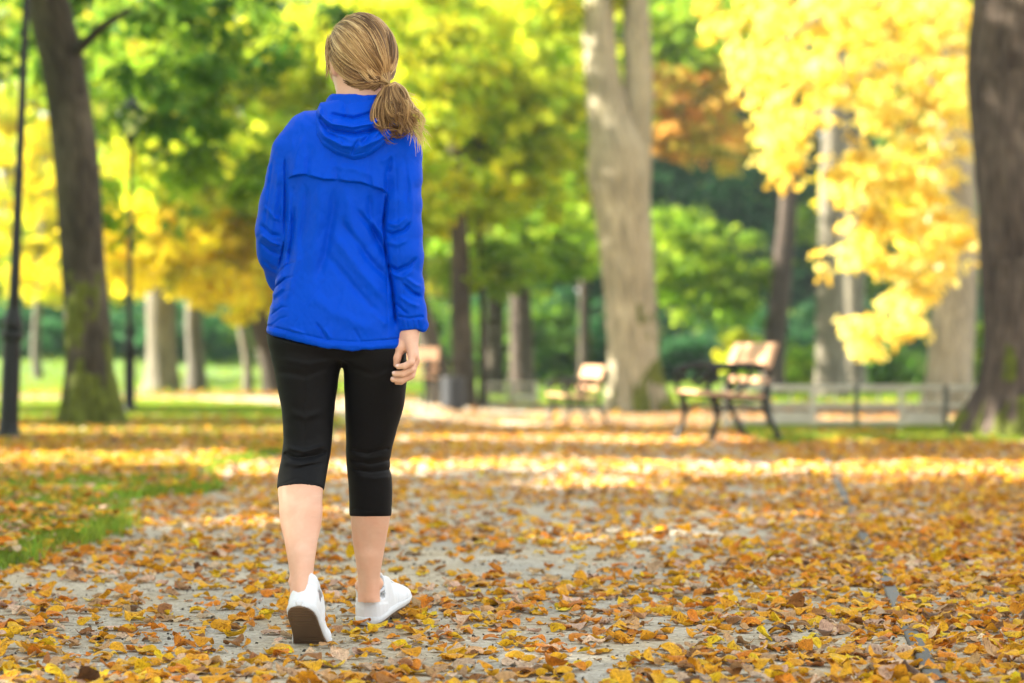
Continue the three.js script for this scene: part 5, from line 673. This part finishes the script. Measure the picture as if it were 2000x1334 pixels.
// ---------------------------------------------------------------- fallen leaves
{
  const leafTex = tex(128, (u, v) => { // veins and blotches, near white so that the tint shows
    const x = Math.abs(u - 0.5), mid = Math.exp(-Math.pow(x / 0.012, 2)), side = Math.exp(-Math.pow((((v * 9 - x * 7) % 1 + 1) % 1 - 0.5) / 0.08, 2)) * smooth(0.0, 0.1, x), b = tileNoise(u * 7, v * 7, 7, 800) * 0.09 + tileNoise(u * 23, v * 23, 23, 801) * 0.08, spot = tileNoise(u * 13, v * 13, 13, 803) > 0.62 ? -0.22 : 0, k = 0.86 + b + spot - 0.10 * side + 0.07 * mid; return [k, k - 0.01 + 0.3 * spot, k - 0.03 + 0.2 * spot]; }, true);
  function leafShape(seed, bend, cup, wave, wide) {
    const R = rng(seed), W = [[0, 0.2], [0.05, 0.38], [0.18, 0.5], [0.38, 0.52], [0.58, 0.45], [0.76, 0.31], [0.91, 0.13], [1, 0]], nu = 4, P = [], U = [], I = [], ph = R() * 6;
    const tw = (R() - 0.5) * 1.2, skew = (R() - 0.5) * 0.2;
    for (const [t, w] of W) for (let j = 0; j <= nu; j++) {
      const s = j / nu * 2 - 1, jag = 1 + (Math.abs(s) === 1 ? 0.07 * (R() - 0.5) : 0), x = s * w * wide * jag + skew * t * t, len = t - (Math.abs(s) > 0.4 ? 0.05 * (1 - t) * Math.abs(s) : 0);
      const a = (len - 0.45) * bend, y = (1 - Math.cos(a)) / (bend || 1) * Math.sign(bend || 1) * 0.9 + cup * s * s * w * 0.9 + wave * 0.09 * Math.sin(ph + t * 7 + s * 2.2) * Math.abs(s) + tw * 0.12 * s * (t - 0.5), z = bend ? Math.sin(a) / bend : len - 0.45;
      P.push(x, y, z); U.push(0.5 + s * w * 0.98, t);
    }
    for (let i = 0; i < W.length - 1; i++) for (let j = 0; j < nu; j++) { const q = i * (nu + 1) + j; I.push(q, q + nu + 1, q + 1, q + 1, q + nu + 1, q + nu + 2); }
    const k = P.length / 3, sx = (R() - 0.5) * 0.4; P.push(-0.012, P[7], P[2] + 0.02, 0.012, P[7], P[2] + 0.02, sx, P[7] + 0.12 * R(), P[2] - 0.35); U.push(0.5, 0, 0.5, 0, 0.5, 0.1); I.push(k, k + 1, k + 2);
    const g = new THREE.BufferGeometry(); g.setAttribute('position', new THREE.Float32BufferAttribute(P, 3)); g.setAttribute('uv', new THREE.Float32BufferAttribute(U, 2)); g.setIndex(I); g.computeVertexNormals(); return g;
  }
  const shapes = [leafShape(1, 0.5, 0.25, 1, 1), leafShape(2, 0.7, 0.3, 1, 0.95), leafShape(3, -0.5, 0.2, 1.2, 1.05), leafShape(4, 1.3, -0.2, 1.0, 0.9), leafShape(5, 0.2, 0.6, 0.8, 0.95), leafShape(6, -0.9, 0.4, 1.1, 0.9), leafShape(7, 0.6, -0.5, 1.3, 1.0), leafShape(8, 1.9, 0.6, 1.3, 0.85)];
  const tints = [   // linear base colours: name, rgb, share
    ['golden', [0.92, 0.42, 0.02], 42], ['yellow', [0.92, 0.53, 0.012], 15], ['deep orange', [0.76, 0.27, 0.02], 16], ['tan', [0.60, 0.36, 0.17], 15], ['pale buff', [0.74, 0.53, 0.37], 12], ['brown', [0.38, 0.17, 0.05], 6], ['dark brown', [0.15, 0.07, 0.03], 2]];
  const total = tints.reduce((s, t) => s + t[2], 0), R = rng(2024), pick = () => { let r = R() * total; for (let i = 0; i < tints.length; i++) if ((r -= tints[i][2]) < 0) return i; return 0; };
  const all = [], m = new THREE.Matrix4(), q = new THREE.Quaternion(), e = new THREE.Euler();
  const add = (x, d, s, tint, shape, tilt) => {
    const steep = R() < 0.07 ? 0.8 : R() < 0.5 ? 0.12 : 0.28; e.set((R() - 0.5) * 2 * (tilt ?? steep), R() * 6.28, (R() - 0.5) * 2 * (tilt ?? steep) + (R() < 0.4 ? Math.PI : 0), 'YXZ'); q.setFromEuler(e);
    const g = shapes[shape], p = g.attributes.position, v = new THREE.Vector3(); let low = 9; for (let i = 0; i < p.count; i++) { v.fromBufferAttribute(p, i).applyQuaternion(q); if (v.y < low) low = v.y; }
    const onLawn = x < lawnEdge(d) + 0.12 || d > 40, y = land(x, -d) + (onLawn ? 0.036 + R() * 0.03 : 0.001) - low * s;
    all.push({ x, y, z: -d, q: q.clone(), s, tint, shape, px: 1000 + x * FOCAL / d, py: HORIZON + EYE * FOCAL / d });
  };
  const feet = [[-0.56, 6.24, 0.05], [-0.55, 6.36, 0.055], [-0.40, 6.83, 0.045], [-0.36, 6.98, 0.035]];
  const scatter = (n, d0, d1, xr, dens, s0, s1, pow = 1) => { for (let i = 0; i < n; i++) { const d = lerp(d0, d1, Math.pow(R(), pow)), [xa, xb] = xr(d), x = lerp(xa, xb, R()); if (R() > dens(x, d) || feet.some(([a, b, r]) => Math.hypot(x - a, d - b) < r)) continue; add(x, d, lerp(s0, s1, Math.pow(R(), 1.4)), pick(), Math.floor(R() * shapes.length)); } };
  const patch = (x, d) => clamp(0.5 + 1.1 * fbm(x * 1.1 + 7, d * 1.3, 1, 3), 0, 1);
  const near = (x, d) => { const edge = 0.98 + 0.108 * (d - 5.6), bare = Math.exp(-Math.pow((x - 0.05) / 0.55, 2) - Math.pow((d - 8.7) / 0.7, 2)) + Math.exp(-Math.pow((x + 0.1) / 0.7, 2) - Math.pow((d - 11.7) / 0.8, 2)) + 0.7 * Math.exp(-Math.pow((x + 1.0) / 0.35, 2) - Math.pow((d - 7.6) / 0.8, 2)); const base = lerp(0.5, 1, smooth(edge - 0.7, edge + 0.1, x)) * (0.45 + 0.85 * patch(x, d)) + 0.25 * smooth(5.9, 5.4, d); return base * (1 - 0.7 * Math.min(1, bare)); };
  scatter(14200, 4.6, 9.5, (d) => [-0.235 * d - 0.3, 0.235 * d + 0.3], near, 0.023, 0.064);
  scatter(16000, 9.5, 14, (d) => [-0.235 * d - 0.3, 0.235 * d + 0.4], (x, d) => x < lawnEdge(d) ? 0.14 + 0.95 * patch(x * 1.6, d) : near(x, d) * 0.85, 0.026, 0.062);
  scatter(42000, 14, 27, (d) => [-0.25 * d, 0.25 * d], (x, d) => x < lawnEdge(d) ? lerp(1, 0.3, smooth(20, 27, d)) * (0.3 + 1.2 * patch(x, d)) : lerp(0.16 + 0.5 * patch(x * 0.6, d * 0.6), 0.85, smooth(1.6, 2.8, x)), 0.032, 0.068);
  scatter(9000, 27, 46, (d) => [-0.25 * d, 0.25 * d], (x, d) => (x < walkLeft(d) && d < 37 ? 0.12 : 0.55), 0.045, 0.085);
  scatter(5000, -6, 4.6, () => [-4, 4], () => 0.3, 0.03, 0.07);
  // three leaves the eye picks out
  const mark = (px, py, s, tint, shape) => { const d = groundAt(py); add((px - 1000) * d / FOCAL, d, s, tint, shape, 0.25); all[all.length - 1].own = true; };
  mark(290, 1278, 0.062, 1, 0); mark(652, 1306, 0.058, 1, 4); mark(585, 1218, 0.0, 1, 0); all.pop(); mark(1085, 1318, 0.066, 1, 2);
  const inView = all.filter((l) => l.px > -10 && l.px < 2010 && l.py < 1350).sort((a, b) => (b.own ? 9 : b.s / -b.z) - (a.own ? 9 : a.s / -a.z)), single = new Set(inView.slice(0, 300));
  const singleMat = tints.map(([, c]) => [0.85, 1, 1.15].map((k) => phys({ color: lin(Math.min(0.9, c[0] * k), c[1] * k, c[2] * k), map: leafTex, roughness: 1, transmission: 0.22, specularIntensity: 0.5 })));
  const own = ['bright yellow leaf lying alone on the path at lower left', 'bright yellow leaf just right of the raised left shoe', 'large yellow leaf at the bottom middle of the path'];
  const shapeWord = [' lying almost flat', ' with raised sides', ' arched lengthwise', ' with rolled tip', ' cupped upwards', ' humped and cupped', ' with drooping sides', ' tightly curled'], sizeWord = (l) => l.s > 0.058 ? 'large' : l.s > 0.051 ? 'mid-sized' : 'small';
  const spot = (l) => { const row = l.py > 1270 ? 'at the bottom edge' : l.py > 1200 ? 'above the bottom' : 'farther up'; const col = l.px < 280 ? 'in the left corner' : l.px < 540 ? 'left of the shoes' : l.px < 840 ? 'near the shoes' : l.px < 1150 ? 'in mid path' : l.px < 1480 ? 'left of the edging' : l.px < 1800 ? 'by the edging' : 'in the right corner'; return `${col}, ${row}`; };
  let k = 0;
  for (const l of inView) if (single.has(l)) {
    const o = mesh('fallen_leaf', shapes[l.shape], singleMat[l.tint][Math.floor(R() * 3)]); o.position.set(l.x, l.y, l.z); o.quaternion.copy(l.q); o.scale.setScalar(l.s);
    o.userData = l.own ? { label: own[k++], category: 'leaf', group: 'fallen leaves' } : { label: `${sizeWord(l)} ${tints[l.tint][0]} fallen leaf${shapeWord[l.shape]}, ${spot(l)}`, category: 'leaf', group: 'fallen leaves' };
  }
  const rest = new THREE.Group(); rest.name = 'leaf_litter'; rest.userData = { kind: 'stuff', label: 'countless yellow and brown fallen leaves over path and lawn', category: 'leaves' }; scene.add(rest);
  const mat = phys({ color: lin(1, 1, 1), map: leafTex, roughness: 1, transmission: 0.22, specularIntensity: 0.5 }), c = new THREE.Color();
  { // bits of twig and leaf stalk
    const n = 900, g = new THREE.CylinderGeometry(0.5, 0.35, 1, 5), im = new THREE.InstancedMesh(g, std({ color: lin(1, 1, 1), roughness: 1 }), n);
    for (let i = 0; i < n; i++) { const d = lerp(4.8, 14, R()), x = lerp(-0.23 * d, 0.24 * d, R()), w = 0.0012 + 0.0022 * R() * R(), l = 0.03 + 0.09 * R() * R(); e.set(Math.PI / 2 + (R() - 0.5) * 0.15, 0, R() * 6.28, 'XYZ'); q.setFromEuler(e); m.compose(new THREE.Vector3(x, 0.003 + R() * 0.008, -d), q, new THREE.Vector3(w, l, w)); im.setMatrixAt(i, m); const k = 0.5 + R(); im.setColorAt(i, c.setRGB(0.16 * k, 0.085 * k, 0.04 * k)); }
    im.name = 'twigs'; im.castShadow = im.receiveShadow = true; im.userData.kind = 'stuff'; rest.add(im);
  }
  shapes.forEach((g, i) => {
    const mine = all.filter((l) => l.shape === i && !single.has(l)), im = new THREE.InstancedMesh(g, mat, mine.length);
    mine.forEach((l, j) => { m.compose(new THREE.Vector3(l.x, l.y, l.z), l.q, new THREE.Vector3(l.s, l.s, l.s)); im.setMatrixAt(j, m); const t = tints[l.tint][1], f = 0.75 + R() * 0.5; im.setColorAt(j, c.setRGB(Math.min(0.9, t[0] * f), t[1] * f * (0.9 + 0.2 * R()), t[2] * f)); });
    im.name = 'leaves'; im.castShadow = im.receiveShadow = true; im.userData.kind = 'stuff'; rest.add(im);
  });
}
// thin autumn haze
scene.fog = new THREE.FogExp2(0xcfdcec, 0.0004);
renderer.render(scene, camera);
